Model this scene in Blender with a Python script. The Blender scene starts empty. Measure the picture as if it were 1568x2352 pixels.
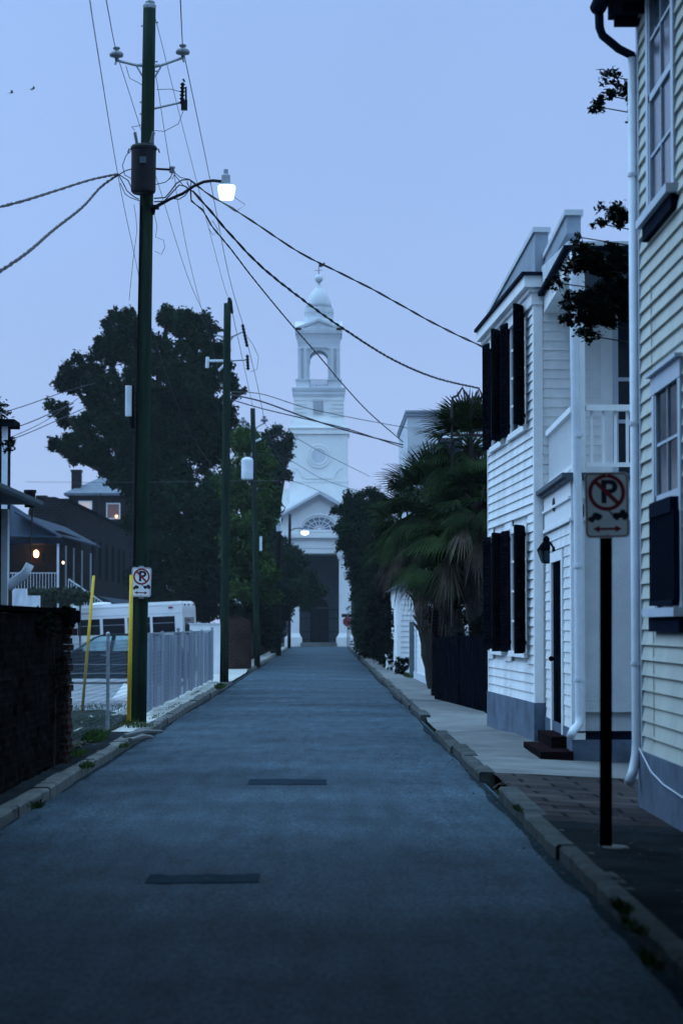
import bpy, bmesh, math, random
import numpy as np
from mathutils import Vector, Matrix
R=math.radians
sc=bpy.context.scene
COL=sc.collection
# ------------------------------------------------------------------ camera
EYE=1.63; FD=5296.0; VX,VY=748.0,1437.0; CX,CY=784.0,1176.0     # focal length and principal point of the measured photograph
PITCH=math.atan((VY-CY)/FD); YAW=math.atan((CX-VX)/FD)
cam=bpy.data.cameras.new('camera'); cob=bpy.data.objects.new('camera',cam); COL.objects.link(cob); sc.camera=cob
cob.location=(0,0,EYE); cob.rotation_euler=(R(90)+PITCH,0,-YAW)
cam.sensor_fit='VERTICAL'; cam.sensor_height=22.2; cam.lens=50.0*5296/5295.1; cam.sensor_width=14.8
cam.clip_start=0.1; cam.clip_end=3000
cam.dof.use_dof=True; cam.dof.focus_distance=37.0; cam.dof.aperture_fstop=1.8
# ------------------------------------------------------------------ world: dusk under fog
w=bpy.data.worlds.new('World'); sc.world=w; w.use_nodes=True
nt=w.node_tree; nt.nodes.clear()
out=nt.nodes.new('ShaderNodeOutputWorld'); bg=nt.nodes.new('ShaderNodeBackground'); bg2=nt.nodes.new('ShaderNodeBackground'); add=nt.nodes.new('ShaderNodeAddShader')
sky=nt.nodes.new('ShaderNodeTexSky'); sky.sky_type='NISHITA'; sky.sun_disc=False; sky.sun_elevation=R(2); sky.sun_rotation=R(-72); sky.dust_density=3.0; sky.ozone_density=4.0
tc=nt.nodes.new('ShaderNodeTexCoord'); sp=nt.nodes.new('ShaderNodeSeparateXYZ'); rp=nt.nodes.new('ShaderNodeValToRGB')
nt.links.new(tc.outputs['Generated'],sp.inputs[0]); nt.links.new(sp.outputs['Z'],rp.inputs[0]); cn=nt.nodes.new('ShaderNodeTexNoise'); cn.inputs['Scale'].default_value=2.2; cn.inputs['Detail'].default_value=3; nt.links.new(tc.outputs['Generated'],cn.inputs[0])
cm=nt.nodes.new('ShaderNodeMapRange'); cm.inputs[1].default_value=.3; cm.inputs[2].default_value=.7; cm.inputs[3].default_value=.92; cm.inputs[4].default_value=1.07; nt.links.new(cn.outputs[0],cm.inputs[0])
cx_=nt.nodes.new('ShaderNodeMix'); cx_.data_type='RGBA'; cx_.blend_type='MULTIPLY'; cx_.inputs[0].default_value=1; nt.links.new(rp.outputs[0],cx_.inputs[6]); nt.links.new(cm.outputs[0],cx_.inputs[7]); nt.links.new(cx_.outputs[2],bg.inputs[0])
e=rp.color_ramp.elements
e[0].position=0.0; e[0].color=(0.44,0.585,0.90,1)
e[1].position=0.13; e[1].color=(0.36,0.53,0.90,1)
n_=e.new(0.30); n_.color=(0.32,0.50,0.90,1)
n_=e.new(1.0); n_.color=(1.30,2.15,3.1,1)
bg.inputs[1].default_value=1.0
nt.links.new(sky.outputs[0],bg2.inputs[0]); bg2.inputs[1].default_value=0.03
nt.links.new(bg.outputs[0],add.inputs[0]); nt.links.new(bg2.outputs[0],add.inputs[1]); nt.links.new(add.outputs[0],out.inputs[0])
# last soft light of the sky in the west: comes over the left-hand roofs
su=bpy.data.lights.new('sun','SUN'); su.energy=1.6; su.angle=R(50); su.color=(0.42,0.68,1.0)
so=bpy.data.objects.new('sun',su); COL.objects.link(so)
so.rotation_euler=Vector((-0.68,0.22,0.62)).to_track_quat('Z','Y').to_euler()
sc.view_settings.view_transform='Standard'; sc.view_settings.look='None'; sc.view_settings.exposure=0; sc.view_settings.gamma=1
sc.view_settings.use_curve_mapping=False
cy=sc.cycles
cy.max_bounces=6; cy.diffuse_bounces=3; cy.glossy_bounces=2; cy.transmission_bounces=3; cy.transparent_max_bounces=8; cy.volume_bounces=1
cy.use_adaptive_sampling=True; cy.adaptive_threshold=0.03; cy.use_denoising=True; cy.time_limit=900
cy.sample_clamp_indirect=4; cy.volume_step_rate=4
# ------------------------------------------------------------------ measuring helpers (picture point -> place in the world)
cp_,sp_=math.cos(PITCH),math.sin(PITCH); cy_,sy_=math.cos(YAW),math.sin(YAW)
def ray(px,py):
    a=(px-CX)/FD; b=(CY-py)/FD
    y=cp_-b*sp_; z=sp_+b*cp_
    return Vector((a*cy_+y*sy_, -a*sy_+y*cy_, z))
def G(px,py,z=0.0):
    r=ray(px,py); t=(z-EYE)/r.z; return Vector((r.x*t,r.y*t,z))
def P(px,py,Y):
    r=ray(px,py); t=Y/r.y; return Vector((r.x*t,Y,EYE+r.z*t))
# ------------------------------------------------------------------ materials
MATS={}
def mat(name,col,rough=0.8,var=0.25,scale=3.0,bump=0.0,bscale=40.0,metal=0.0,spec=0.3,col2=None,detail=5,stretch=None):
    if name in MATS: return MATS[name]
    m=bpy.data.materials.new(name); m.use_nodes=True; n=m.node_tree; b=n.nodes['Principled BSDF']
    tc=n.nodes.new('ShaderNodeTexCoord'); src=tc.outputs['Object']
    if stretch:
        mp=n.nodes.new('ShaderNodeMapping'); mp.inputs['Scale'].default_value=stretch; n.links.new(src,mp.inputs[0]); src=mp.outputs[0]
    no=n.nodes.new('ShaderNodeTexNoise'); no.inputs['Scale'].default_value=scale; no.inputs['Detail'].default_value=detail; no.inputs['Roughness'].default_value=0.65
    n.links.new(src,no.inputs['Vector'])
    mr=n.nodes.new('ShaderNodeMapRange'); mr.inputs[1].default_value=0.32; mr.inputs[2].default_value=0.68; n.links.new(no.outputs[0],mr.inputs[0])
    mx=n.nodes.new('ShaderNodeMix'); mx.data_type='RGBA'; n.links.new(mr.outputs[0],mx.inputs[0])
    c2=col2 or tuple(c*(1-var) for c in col)
    mx.inputs[6].default_value=(*col,1); mx.inputs[7].default_value=(*c2,1)
    n.links.new(mx.outputs[2],b.inputs['Base Color'])
    b.inputs['Roughness'].default_value=rough; b.inputs['Metallic'].default_value=metal; b.inputs['Specular IOR Level'].default_value=spec
    if bump:
        nb=n.nodes.new('ShaderNodeTexNoise'); nb.inputs['Scale'].default_value=bscale; nb.inputs['Detail'].default_value=4; n.links.new(src,nb.inputs['Vector'])
        bu=n.nodes.new('ShaderNodeBump'); bu.inputs['Strength'].default_value=bump; bu.inputs['Distance'].default_value=0.02
        n.links.new(nb.outputs[0],bu.inputs['Height']); n.links.new(bu.outputs[0],b.inputs['Normal'])
    MATS[name]=m; return m
def brickmat(name,c1,c2,mortar,bw=0.21,rh=0.075,flat=False,msize=0.012,rough=0.9):
    m=bpy.data.materials.new(name); m.use_nodes=True; n=m.node_tree; b=n.nodes['Principled BSDF']
    tc=n.nodes.new('ShaderNodeTexCoord'); s=n.nodes.new('ShaderNodeSeparateXYZ'); n.links.new(tc.outputs['Object'],s.inputs[0])
    cb=n.nodes.new('ShaderNodeCombineXYZ')
    if flat:
        n.links.new(s.outputs[0],cb.inputs[0]); n.links.new(s.outputs[1],cb.inputs[1])
    else:
        ad=n.nodes.new('ShaderNodeMath'); n.links.new(s.outputs[0],ad.inputs[0]); n.links.new(s.outputs[1],ad.inputs[1])
        n.links.new(ad.outputs[0],cb.inputs[0]); n.links.new(s.outputs[2],cb.inputs[1])
    br=n.nodes.new('ShaderNodeTexBrick'); n.links.new(cb.outputs[0],br.inputs['Vector'])
    br.inputs['Scale'].default_value=1.0; br.inputs['Brick Width'].default_value=bw; br.inputs['Row Height'].default_value=rh; br.inputs['Mortar Size'].default_value=msize
    br.inputs['Color1'].default_value=(*c1,1); br.inputs['Color2'].default_value=(*c2,1); br.inputs['Mortar'].default_value=(*mortar,1)
    no=n.nodes.new('ShaderNodeTexNoise'); no.inputs['Scale'].default_value=1.7; no.inputs['Detail'].default_value=6; n.links.new(tc.outputs['Object'],no.inputs['Vector'])
    mr=n.nodes.new('ShaderNodeMapRange'); mr.inputs[1].default_value=0.3; mr.inputs[2].default_value=0.7; mr.inputs[3].default_value=0.45; mr.inputs[4].default_value=1.15; n.links.new(no.outputs[0],mr.inputs[0])
    mx=n.nodes.new('ShaderNodeMix'); mx.data_type='RGBA'; mx.blend_type='MULTIPLY'; mx.inputs[0].default_value=1
    n.links.new(br.outputs[0],mx.inputs[6]); n.links.new(mr.outputs[0],mx.inputs[7]); n.links.new(mx.outputs[2],b.inputs['Base Color'])
    b.inputs['Roughness'].default_value=rough; b.inputs['Specular IOR Level'].default_value=0.01
    MATS[name]=m; return m
def emit(name,col,st):
    m=bpy.data.materials.new(name); m.use_nodes=True; n=m.node_tree; b=n.nodes['Principled BSDF']
    tc=n.nodes.new('ShaderNodeTexCoord'); no=n.nodes.new('ShaderNodeTexNoise'); no.inputs['Scale'].default_value=6; n.links.new(tc.outputs['Object'],no.inputs[0])
    mr=n.nodes.new('ShaderNodeMapRange'); mr.inputs[3].default_value=st*0.9; mr.inputs[4].default_value=st*1.1; n.links.new(no.outputs[0],mr.inputs[0])
    b.inputs['Base Color'].default_value=(*col,1); b.inputs['Emission Color'].default_value=(*col,1); n.links.new(mr.outputs[0],b.inputs['Emission Strength'])
    return m
def leafmat(name,c,c2,scale=0.5):
    m=mat(name,c,rough=0.95,scale=scale,col2=c2,spec=0.0,detail=3); return m

WHITE=mat('white_paint',(0.80,0.82,0.82),rough=0.6,var=0.26,scale=1.9,bump=0.12,bscale=30,stretch=(1,1,0.4))
WHITE2=mat('white_trim_paint',(0.80,0.82,0.83),rough=0.5,var=0.1,scale=4)
GREYW=mat('grey_white_render',(0.52,0.56,0.60),rough=0.85,var=0.22,scale=1.3,bump=0.2)
CREAM=mat('cream_paint',(0.54,0.56,0.50),rough=0.65,var=0.3,scale=1.4,bump=0.15,bscale=25,stretch=(1,1,0.5))
CREAMTRIM=mat('blue_grey_trim',(0.50,0.56,0.64),rough=0.55,var=0.12)
PLINTH=mat('painted_plinth',(0.10,0.14,0.20),rough=0.9,var=0.5,scale=2.2,bump=0.4,bscale=14)
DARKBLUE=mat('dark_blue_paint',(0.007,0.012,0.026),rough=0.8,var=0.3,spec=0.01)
SHUT=mat('black_shutter_paint',(0.004,0.005,0.009),rough=0.8,var=0.3,spec=0.0)
BLACK=mat('black_iron',(0.003,0.004,0.007),rough=0.8,var=0.3,spec=0.0)
GALV=mat('galvanised_steel',(0.30,0.34,0.38),rough=0.5,var=0.3,metal=0.3,scale=8)
GLASS=mat('dark_window_glass',(0.014,0.024,0.040),rough=0.12,var=0.5,scale=0.8,spec=0.25)
PALEGLASS=mat('pale_window_glass',(0.045,0.070,0.095),rough=0.15,var=0.5,scale=2,spec=0.3)
PIPE=mat('white_pipe',(0.62,0.68,0.75),rough=0.45,var=0.15,scale=5)
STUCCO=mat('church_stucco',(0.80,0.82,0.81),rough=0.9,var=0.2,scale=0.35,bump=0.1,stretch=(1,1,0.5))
STUCCO2=mat('church_hazed_stucco',(0.60,0.64,0.68),rough=0.9,var=0.22,scale=0.5,bump=0.1,stretch=(1,1,0.4))  # the tower's fade into fog is put into this blue-grey colour
STUCCOIN=mat('church_porch_shade_stucco',(0.065,0.08,0.10),rough=0.9,var=0.3,scale=0.5)  # church stucco darkened in colour for the shade inside the porch
LOUV=mat('hazed_louvre_paint',(0.16,0.20,0.25),rough=0.8)  # dark louvres lifted to a paler grey to stand for fog
WOODP=mat('creosoted_pole_wood',(0.016,0.034,0.022),spec=0.08,rough=0.9,col2=(0.006,0.013,0.011),scale=5,bump=0.5,bscale=18,stretch=(4,4,0.25))
WOODD=mat('dark_pole_wood',(0.006,0.005,0.008),spec=0.05,rough=0.9,var=0.5,scale=5,stretch=(4,4,0.3))
WIRE=mat('weathered_wire',(0.018,0.016,0.035),rough=0.7,var=0.2)
CABLE=mat('black_cable',(0.005,0.005,0.012),rough=0.6,var=0.2)
PORC=mat('grey_porcelain',(0.16,0.18,0.20),rough=0.3,var=0.2,spec=0.5)
DARKM=mat('dark_transformer_paint',(0.005,0.005,0.010),spec=0.15,rough=0.55,var=0.4,scale=4)
PALEM=mat('pale_transformer_paint',(0.62,0.68,0.74),rough=0.5,var=0.2,scale=3)
YEL=mat('yellow_plastic_guard',(0.62,0.40,0.015),rough=0.5,var=0.25,scale=6)
SIGNW=mat('sign_white_sheeting',(0.80,0.84,0.86),rough=0.45,var=0.12,scale=6)
SIGNR=mat('sign_red_ink',(0.24,0.012,0.025),rough=0.5,var=0.2)
SIGNB=mat('sign_black_ink',(0.012,0.012,0.030),rough=0.5,var=0.2)
ASPH=mat('asphalt',(0.044,0.071,0.094),rough=0.6,var=0.35,scale=0.9,bump=0.12,bscale=120,spec=0.012,detail=9)
def asphalt_detail(m):
    n=m.node_tree; b=n.nodes['Principled BSDF']; src=b.inputs['Base Color'].links[0].from_socket
    tc=[q for q in n.nodes if q.bl_idname=='ShaderNodeTexCoord'][0]
    def noise(sc_,de,lo,hi,a,c,st=(1,1,1)):
        mp=n.nodes.new('ShaderNodeMapping'); mp.inputs['Scale'].default_value=st; n.links.new(tc.outputs['Object'],mp.inputs[0])
        no=n.nodes.new('ShaderNodeTexNoise'); no.inputs['Scale'].default_value=sc_; no.inputs['Detail'].default_value=de; n.links.new(mp.outputs[0],no.inputs['Vector'])
        mr=n.nodes.new('ShaderNodeMapRange'); mr.inputs[1].default_value=lo; mr.inputs[2].default_value=hi; mr.inputs[3].default_value=a; mr.inputs[4].default_value=c; n.links.new(no.outputs[0],mr.inputs[0]); return mr.outputs[0]
    for f in (noise(45,4,.35,.65,.65,1.35,(1,.25,1)),noise(6,5,.3,.7,.8,1.2,(1,.12,1)),noise(.35,3,.3,.7,.72,1.25,(.6,1,1))):
        mx=n.nodes.new('ShaderNodeMix'); mx.data_type='RGBA'; mx.blend_type='MULTIPLY'; mx.inputs[0].default_value=1; n.links.new(src,mx.inputs[6]); n.links.new(f,mx.inputs[7]); src=mx.outputs[2]
    n.links.new(src,b.inputs['Base Color'])
asphalt_detail(ASPH)
PATCH=mat('asphalt_patch',(0.022,0.036,0.050),spec=0.0,rough=0.8,var=0.3,scale=3,bump=0.3,bscale=90)
PATCH2=mat('old_asphalt_patch',(0.032,0.050,0.066),spec=0.0,rough=0.8,var=0.35,scale=4)
STAIN=mat('asphalt_stain',(0.042,0.072,0.098),spec=0.03,rough=0.6,var=0.3,scale=3)
CONC=mat('pale_concrete',(0.44,0.45,0.42),rough=0.9,var=0.45,scale=1.2,bump=0.3,bscale=40)
KERB=mat('kerb_stone',(0.13,0.14,0.135),rough=0.9,var=0.7,scale=3.5,bump=0.7,bscale=12)
SOIL=mat('damp_soil',(0.014,0.014,0.011),rough=0.95,spec=0.05,var=0.5,scale=2.5,bump=0.6,bscale=15,col2=(0.016,0.030,0.012))
LOT=mat('gravel_lot',(0.36,0.38,0.40),rough=0.8,var=0.6,scale=0.8,bump=0.4,bscale=30,stretch=(0.4,1.6,1))
LIME=mat('white_chalk_paint',(0.80,0.82,0.82),rough=0.6,var=0.1)
SLATW=mat('pale_fence_slat',(0.38,0.44,0.54),rough=0.6,var=0.5,scale=2.2,stretch=(1,1.0,0.10))
BUSW=mat('white_bus_paint',(0.80,0.82,0.84),rough=0.25,var=0.06,spec=0.5)
CARP=mat('dark_car_paint',(0.004,0.005,0.014),rough=0.3,var=0.3,spec=0.2)
TYRE=mat('tyre_rubber',(0.01,0.01,0.01),rough=0.9)
CARG=mat('car_window_glass',(0.22,0.40,0.44),rough=0.1,var=0.5,scale=3,spec=0.8)  # bright lot seen through the windows is put into the glass colour
CHROME=mat('chrome_trim',(0.55,0.6,0.65),rough=0.25,metal=0.9)
METALROOF=mat('blue_metal_roof',(0.020,0.038,0.065),spec=0.1,rough=0.7,var=0.4,scale=1.0,stretch=(3,0.5,1),metal=0.1)
SLATE=mat('grey_slate_roof',(0.13,0.16,0.20),rough=0.75,var=0.3,scale=2)
ROOFW=mat('pale_parapet_render',(0.27,0.32,0.38),rough=0.85,var=0.25,scale=1.2)
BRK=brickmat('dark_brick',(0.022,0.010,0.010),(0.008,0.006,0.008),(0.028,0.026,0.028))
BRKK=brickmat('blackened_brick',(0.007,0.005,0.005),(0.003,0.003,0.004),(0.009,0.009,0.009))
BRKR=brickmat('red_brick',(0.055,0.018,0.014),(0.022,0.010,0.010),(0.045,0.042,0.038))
BRKF=brickmat('far_dark_brick',(0.014,0.010,0.013),(0.005,0.005,0.009),(0.026,0.026,0.032),bw=0.34,rh=0.16,msize=0.03)
BRKP=brickmat('brick_paving',(0.060,0.052,0.052),(0.034,0.032,0.036),(0.012,0.012,0.014),bw=0.55,rh=0.42,flat=True,msize=0.02)
BRKS=brickmat('step_brick',(0.018,0.009,0.011),(0.009,0.005,0.007),(0.007,0.006,0.007),bw=0.20,rh=0.07)
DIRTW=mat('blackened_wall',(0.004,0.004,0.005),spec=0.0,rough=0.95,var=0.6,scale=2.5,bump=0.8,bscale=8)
BARK=mat('tree_bark',(0.03,0.025,0.02),rough=0.95,var=0.5,scale=4,bump=0.6,stretch=(3,3,0.5))
LFD=leafmat('dark_oak_leaves',(0.012,0.034,0.016),(0.001,0.004,0.003),0.45)
LFL=leafmat('light_green_leaves',(0.045,0.085,0.022),(0.018,0.040,0.016),0.8)
LFG=leafmat('mid_green_leaves',(0.018,0.044,0.024),(0.004,0.011,0.009),0.5)
LFB=leafmat('blackish_leaves',(0.006,0.011,0.008),(0.002,0.004,0.0035),0.8)
PALMG=leafmat('palm_green_fronds',(0.034,0.054,0.022),(0.007,0.014,0.008),2.2)
PALMB=leafmat('dead_palm_fronds',(0.125,0.10,0.078),(0.030,0.024,0.021),3.0)
GRASSM=leafmat('weed_grass',(0.035,0.075,0.020),(0.020,0.035,0.012),2.0)
# ------------------------------------------------------------------ mesh builder
def rot_to(d):
    return Vector(d).normalized().to_track_quat('Z','Y').to_matrix()
class MB:
    def __init__(s): s.v=[]; s.f=[]
    def poly(s,pts):
        i=len(s.v); s.v+= [tuple(p) for p in pts]; s.f.append(tuple(range(i,i+len(pts)))); return s
    def hexa(s,b,t):
        """prism: bottom ring b, top ring t (same length)"""
        n=len(b); i=len(s.v); s.v+=[tuple(p) for p in b]+[tuple(p) for p in t]
        s.f.append(tuple(range(i+n-1,i-1,-1))); s.f.append(tuple(range(i+n,i+2*n)))
        for k in range(n):
            j=(k+1)%n; s.f.append((i+k,i+j,i+n+j,i+n+k))
        return s
    def box(s,x0,x1,y0,y1,z0,z1):
        return s.hexa([(x0,y0,z0),(x1,y0,z0),(x1,y1,z0),(x0,y1,z0)],[(x0,y0,z1),(x1,y0,z1),(x1,y1,z1),(x0,y1,z1)])
    def tube(s,pts,r,n=8,caps=True):
        pts=[Vector(p) for p in pts]; m=len(pts)
        rs=r if isinstance(r,(list,tuple)) else [r]*m
        i0=len(s.v); ref=None
        for k in range(m):
            d=(pts[min(k+1,m-1)]-pts[max(k-1,0)])
            if d.length<1e-9: d=Vector((0,0,1))
            d.normalize()
            if ref is None:
                ref=Vector((0,0,1)) if abs(d.z)<0.9 else Vector((1,0,0))
            a=ref-d*ref.dot(d)
            if a.length<1e-6: a=Vector((0,1,0))-d*d.y
            a.normalize(); b=d.cross(a); ref=a
            for q in range(n):
                t=2*math.pi*q/n; p=pts[k]+(a*math.cos(t)+b*math.sin(t))*rs[k]; s.v.append(tuple(p))
        for k in range(m-1):
            for q in range(n):
                q2=(q+1)%n; s.f.append((i0+k*n+q,i0+k*n+q2,i0+(k+1)*n+q2,i0+(k+1)*n+q))
        if caps:
            s.f.append(tuple(range(i0+n-1,i0-1,-1))); s.f.append(tuple(range(i0+(m-1)*n,i0+m*n)))
        return s
    def lathe(s,c,prof,n=16,axis=None):
        """prof: list of (r,h) along axis"""
        M=rot_to(axis) if axis else Matrix.Identity(3); c=Vector(c); i0=len(s.v); m=len(prof)
        for (r,h) in prof:
            for q in range(n):
                t=2*math.pi*q/n; s.v.append(tuple(c+M@Vector((r*math.cos(t),r*math.sin(t),h))))
        for k in range(m-1):
            for q in range(n):
                q2=(q+1)%n; s.f.append((i0+k*n+q,i0+k*n+q2,i0+(k+1)*n+q2,i0+(k+1)*n+q))
        s.f.append(tuple(range(i0+n-1,i0-1,-1))); s.f.append(tuple(range(i0+(m-1)*n,i0+m*n)))
        return s
    def ball(s,c,r,n=12,m=8,sq=1.0):
        return s.lathe(c,[(max(r*math.sin(math.pi*k/m),r*0.01),-r*sq*math.cos(math.pi*k/m)) for k in range(m+1)],n)
    def build(s,name,m,parent=None,origin=None,smooth=False):
        O=Vector(origin) if origin is not None else (Vector(parent['_o']) if parent is not None else Vector((0,0,0)))
        me=bpy.data.meshes.new(name); me.from_pydata([(v[0]-O.x,v[1]-O.y,v[2]-O.z) for v in s.v],[],s.f); me.update()
        me.materials.append(m)
        if smooth: me.shade_smooth() if hasattr(me,'shade_smooth') else [setattr(p,'use_smooth',True) for p in me.polygons]
        o=bpy.data.objects.new(name,me); COL.objects.link(o); o['_o']=tuple(O)
        if parent is not None: o.parent=parent
        else: o.location=O
        return o
def tag(o,label,cat,group=None):
    o['label']=label; o['category']=cat
    if group: o['group']=group
    return o
def thing(name,loc,label,cat,group=None):
    o=bpy.data.objects.new(name,None); COL.objects.link(o); o.location=loc; o['_o']=tuple(loc); o.empty_display_size=0.2
    return tag(o,label,cat,group)
def struct(name,mb,m,kind='structure'):
    o=mb.build(name,m); o['kind']=kind; return o
class Wall:
    """vertical plane from A to B (ground xy); d>0 is outward (side o)"""
    def __init__(s,A,B,outward):
        s.A=Vector((A[0],A[1],0)); s.B=Vector((B[0],B[1],0)); s.u=(s.B-s.A); s.L=s.u.length; s.u.normalize()
        n=Vector((-s.u.y,s.u.x,0)); o=Vector((outward[0],outward[1],0)); s.n=n if n.dot(o)>0 else -n
    def p(s,u,z,d=0.0): q=s.A+s.u*u+s.n*d; return Vector((q.x,q.y,z))
    def uv(s,px,py):
        r=ray(px,py); o=Vector((0,0,EYE)); t=(s.A-o).dot(s.n)/r.dot(s.n); q=o+r*t
        return (q-s.A).dot(s.u), q.z
    def box(s,mb,u0,u1,z0,z1,d0,d1):
        mb.hexa([s.p(u0,z0,d0),s.p(u1,z0,d0),s.p(u1,z0,d1),s.p(u0,z0,d1)],[s.p(u0,z1,d0),s.p(u1,z1,d0),s.p(u1,z1,d1),s.p(u0,z1,d1)]); return mb
    def siding(s,mb,u0,u1,z0,z1,ex=0.128,th=0.02,holes=(),rnd=None):
        rnd=rnd or random.Random(3); z=z0
        while z<z1-0.01:
            zt=min(z+ex,z1); segs=[(u0,u1)]
            for (a,b,c,d) in holes:
                if c<zt-0.005 and d>z+0.005:
                    ns=[]
                    for (p,q) in segs:
                        if b<=p or a>=q: ns.append((p,q)); continue
                        if a>p: ns.append((p,a))
                        if b<q: ns.append((b,q))
                    segs=ns
            j=rnd.uniform(-0.003,0.003)
            for (p,q) in segs:
                if q-p<0.01: continue
                # occasional butt joints between boards
                cuts=[p]
                if q-p>3.0 and rnd.random()<0.5: cuts.append(rnd.uniform(p+0.8,q-0.8))
                cuts.append(q)
                for a,b in zip(cuts[:-1],cuts[1:]):
                    dj=j+rnd.uniform(-0.002,0.002); g=0.002 if len(cuts)>2 else 0
                    mb.hexa([s.p(a+g,z,0),s.p(b-g,z,0),s.p(b-g,z,th+dj),s.p(a+g,z,th+dj)],
                            [s.p(a+g,zt,0),s.p(b-g,zt,0),s.p(b-g,zt+0.004,0.006),s.p(a+g,zt+0.004,0.006)])
            z+=ex
        return mb
# ------------------------------------------------------------------ ground
g=MB().poly([(-700,-120,-0.06),(700,-120,-0.06),(700,1500,-0.06),(-700,1500,-0.06)]); struct('ground',g,SOIL)
XL,XR=-2.60,1.60
rd=MB()
ys=[-30+2.0*i for i in range(0,106)]
for a,b in zip(ys[:-1],ys[1:]):
    xs=[XL-0.05,-1.6,-0.5,0.6,XR+0.05]; zz=[0,0.02,0.03,0.02,0]
    for i in range(4): rd.poly([(xs[i],a,zz[i]-0.0),(xs[i+1],a,zz[i+1]),(xs[i+1],b,zz[i+1]),(xs[i],b,zz[i])])
struct('road',rd,ASPH)
cr=MB().poly([(-60,166,-0.004),(60,166,-0.004),(60,177.5,-0.004),(-60,177.5,-0.004)]); struct('cross_road',cr,ASPH)
def roadz(x):
    xs=[XL-0.05,-1.6,-0.5,0.6,XR+0.05]; zz=[0,0.02,0.03,0.02,0]
    return float(np.interp(x,xs,zz))
def road_patch(name,x0,x1,y0,y1,m,dz,seed,jag=0.02,label=None):
    rr=random.Random(seed); n=8; mb=MB()
    for i in range(n):
        a=x0+(x1-x0)*i/n; b=x0+(x1-x0)*(i+1)/n
        e=[rr.uniform(-jag,jag) for _ in range(2)]
        mb.poly([(a,y0+e[0],roadz(a)+dz),(b,y0+e[0]*0.5,roadz(b)+dz),(b,y1+e[1],roadz(b)+dz),(a,y1+e[1]*0.6,roadz(a)+dz)])
    o=mb.build(name,m); o['kind']='structure'; return o
road_patch('road_patch',-0.79,0.01,23.35,24.15,PATCH,0.005,1,jag=.035)
road_patch('road_patch',-1.13,-0.42,14.45,14.95,PATCH2,0.005,2,jag=.05)
def blob(name,cx,cyy,rx,ry,m,dz,seed):
    rr=random.Random(seed); mb=MB(); n=20; k=[rr.uniform(0.7,1.15) for _ in range(n)]
    ring=[(cx+rx*k[i]*math.cos(2*math.pi*i/n),cyy+ry*k[i]*math.sin(2*math.pi*i/n)) for i in range(n)]
    for i in range(n):
        a=ring[i]; b=ring[(i+1)%n]
        mb.poly([(cx,cyy,roadz(cx)+dz),(a[0],a[1],roadz(a[0])+dz),(b[0],b[1],roadz(b[0])+dz)])
    o=mb.build(name,m); o['kind']='structure'; return o

def gutter_dirt(x,sg,seed):
    rr=random.Random(seed); mb=MB(); y=4.0; prev=None; w=.12; off=0
    while y<150:
        w=max(.02,min(.11,w+rr.uniform(-.02,.02))); p=[(x,y,roadz(x)+.008),(x+sg*w*.5,y,roadz(x+sg*w*.5)+.009),(x+sg*w,y,roadz(x+sg*w)+.004)]
        if prev: mb.poly([prev[0],prev[1],p[1],p[0]]); mb.poly([prev[1],prev[2],p[2],p[1]])
        prev=p; y+=rr.uniform(.12,.35)*(1+y/60)
    o=mb.build('gutter_dirt',mat('gutter_silt',(0.026,0.038,0.046),rough=.95,spec=.0,var=.6,scale=9)); o['kind']='structure'
gutter_dirt(XL-.02,1,5); gutter_dirt(XR+.02,-1,6)

# sidewalks (sheets whose height follows the kerb)
def prof(y,tab): return float(np.interp(y,[t[0] for t in tab],[t[1] for t in tab]))
RK=[(-30,.115),(33.2,.115),(34.5,.012),(39,.012),(40.5,.11),(300,.11)]      # kerb side, right
RW=[(-30,.035),(27,.02),(30,.075),(34,.09),(300,.10)]                        # house side, right
LK=[(-30,.12),(62.5,.12),(66,.015),(79,.015),(82,.11),(300,.11)]
LW=[(-30,.14),(62,.13),(68,.03),(80,.03),(84,.11),(300,.11)]
def walk(name,xa,xb,ya,yb,ka,kb,m,step=1.0,dz=0.0,seed=1):
    mb=MB(); rr=random.Random(seed); y=ya; prev=None; k=4
    while y<yb+1e-6:
        row=[(xa+(xb-xa)*i/k,y,prof(y,ka)*(1-i/k)+prof(y,kb)*i/k+dz+(rr.uniform(-.006,.006))) for i in range(k+1)]
        if prev:
            for i in range(k): mb.poly([prev[i],prev[i+1],row[i+1],row[i]])
        prev=row; y+=step
    return struct(name,mb,m)
DARKC=mat('shaded_near_concrete',(0.024,0.030,0.034),spec=0.0,rough=0.9,var=0.55,scale=1.6,bump=0.5,bscale=20)  # near pavement, with the shade over it put into the colour
CONC2=mat('weathered_concrete',(0.16,0.17,0.17),rough=0.9,var=0.5,scale=1.3,bump=0.4,bscale=25)
walk('pavement_right_near',XR+0.12,3.4,-30,18.0,RK,RW,DARKC)
walk('pavement_right_paved',XR+0.12,3.4,18.0,24.0,RK,RW,BRKP,seed=2)
walk('pavement_right',XR+0.12,3.6,24.0,47.0,RK,RW,CONC2,seed=3)
walk('pavement_right_far',XR+0.12,3.6,47.0,165,RK,RW,CONC2,seed=5)
walk('pavement_left_near',XL-0.14,-3.9,-30,33.0,LK,LW,DARKC,seed=6)
walk('pavement_left',XL-0.14,-3.6,33.0,62.0,LK,LW,CONC,seed=7)
walk('pavement_left_far',XL-0.14,-4.6,62.0,165,LK,LW,CONC,seed=8)
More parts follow.
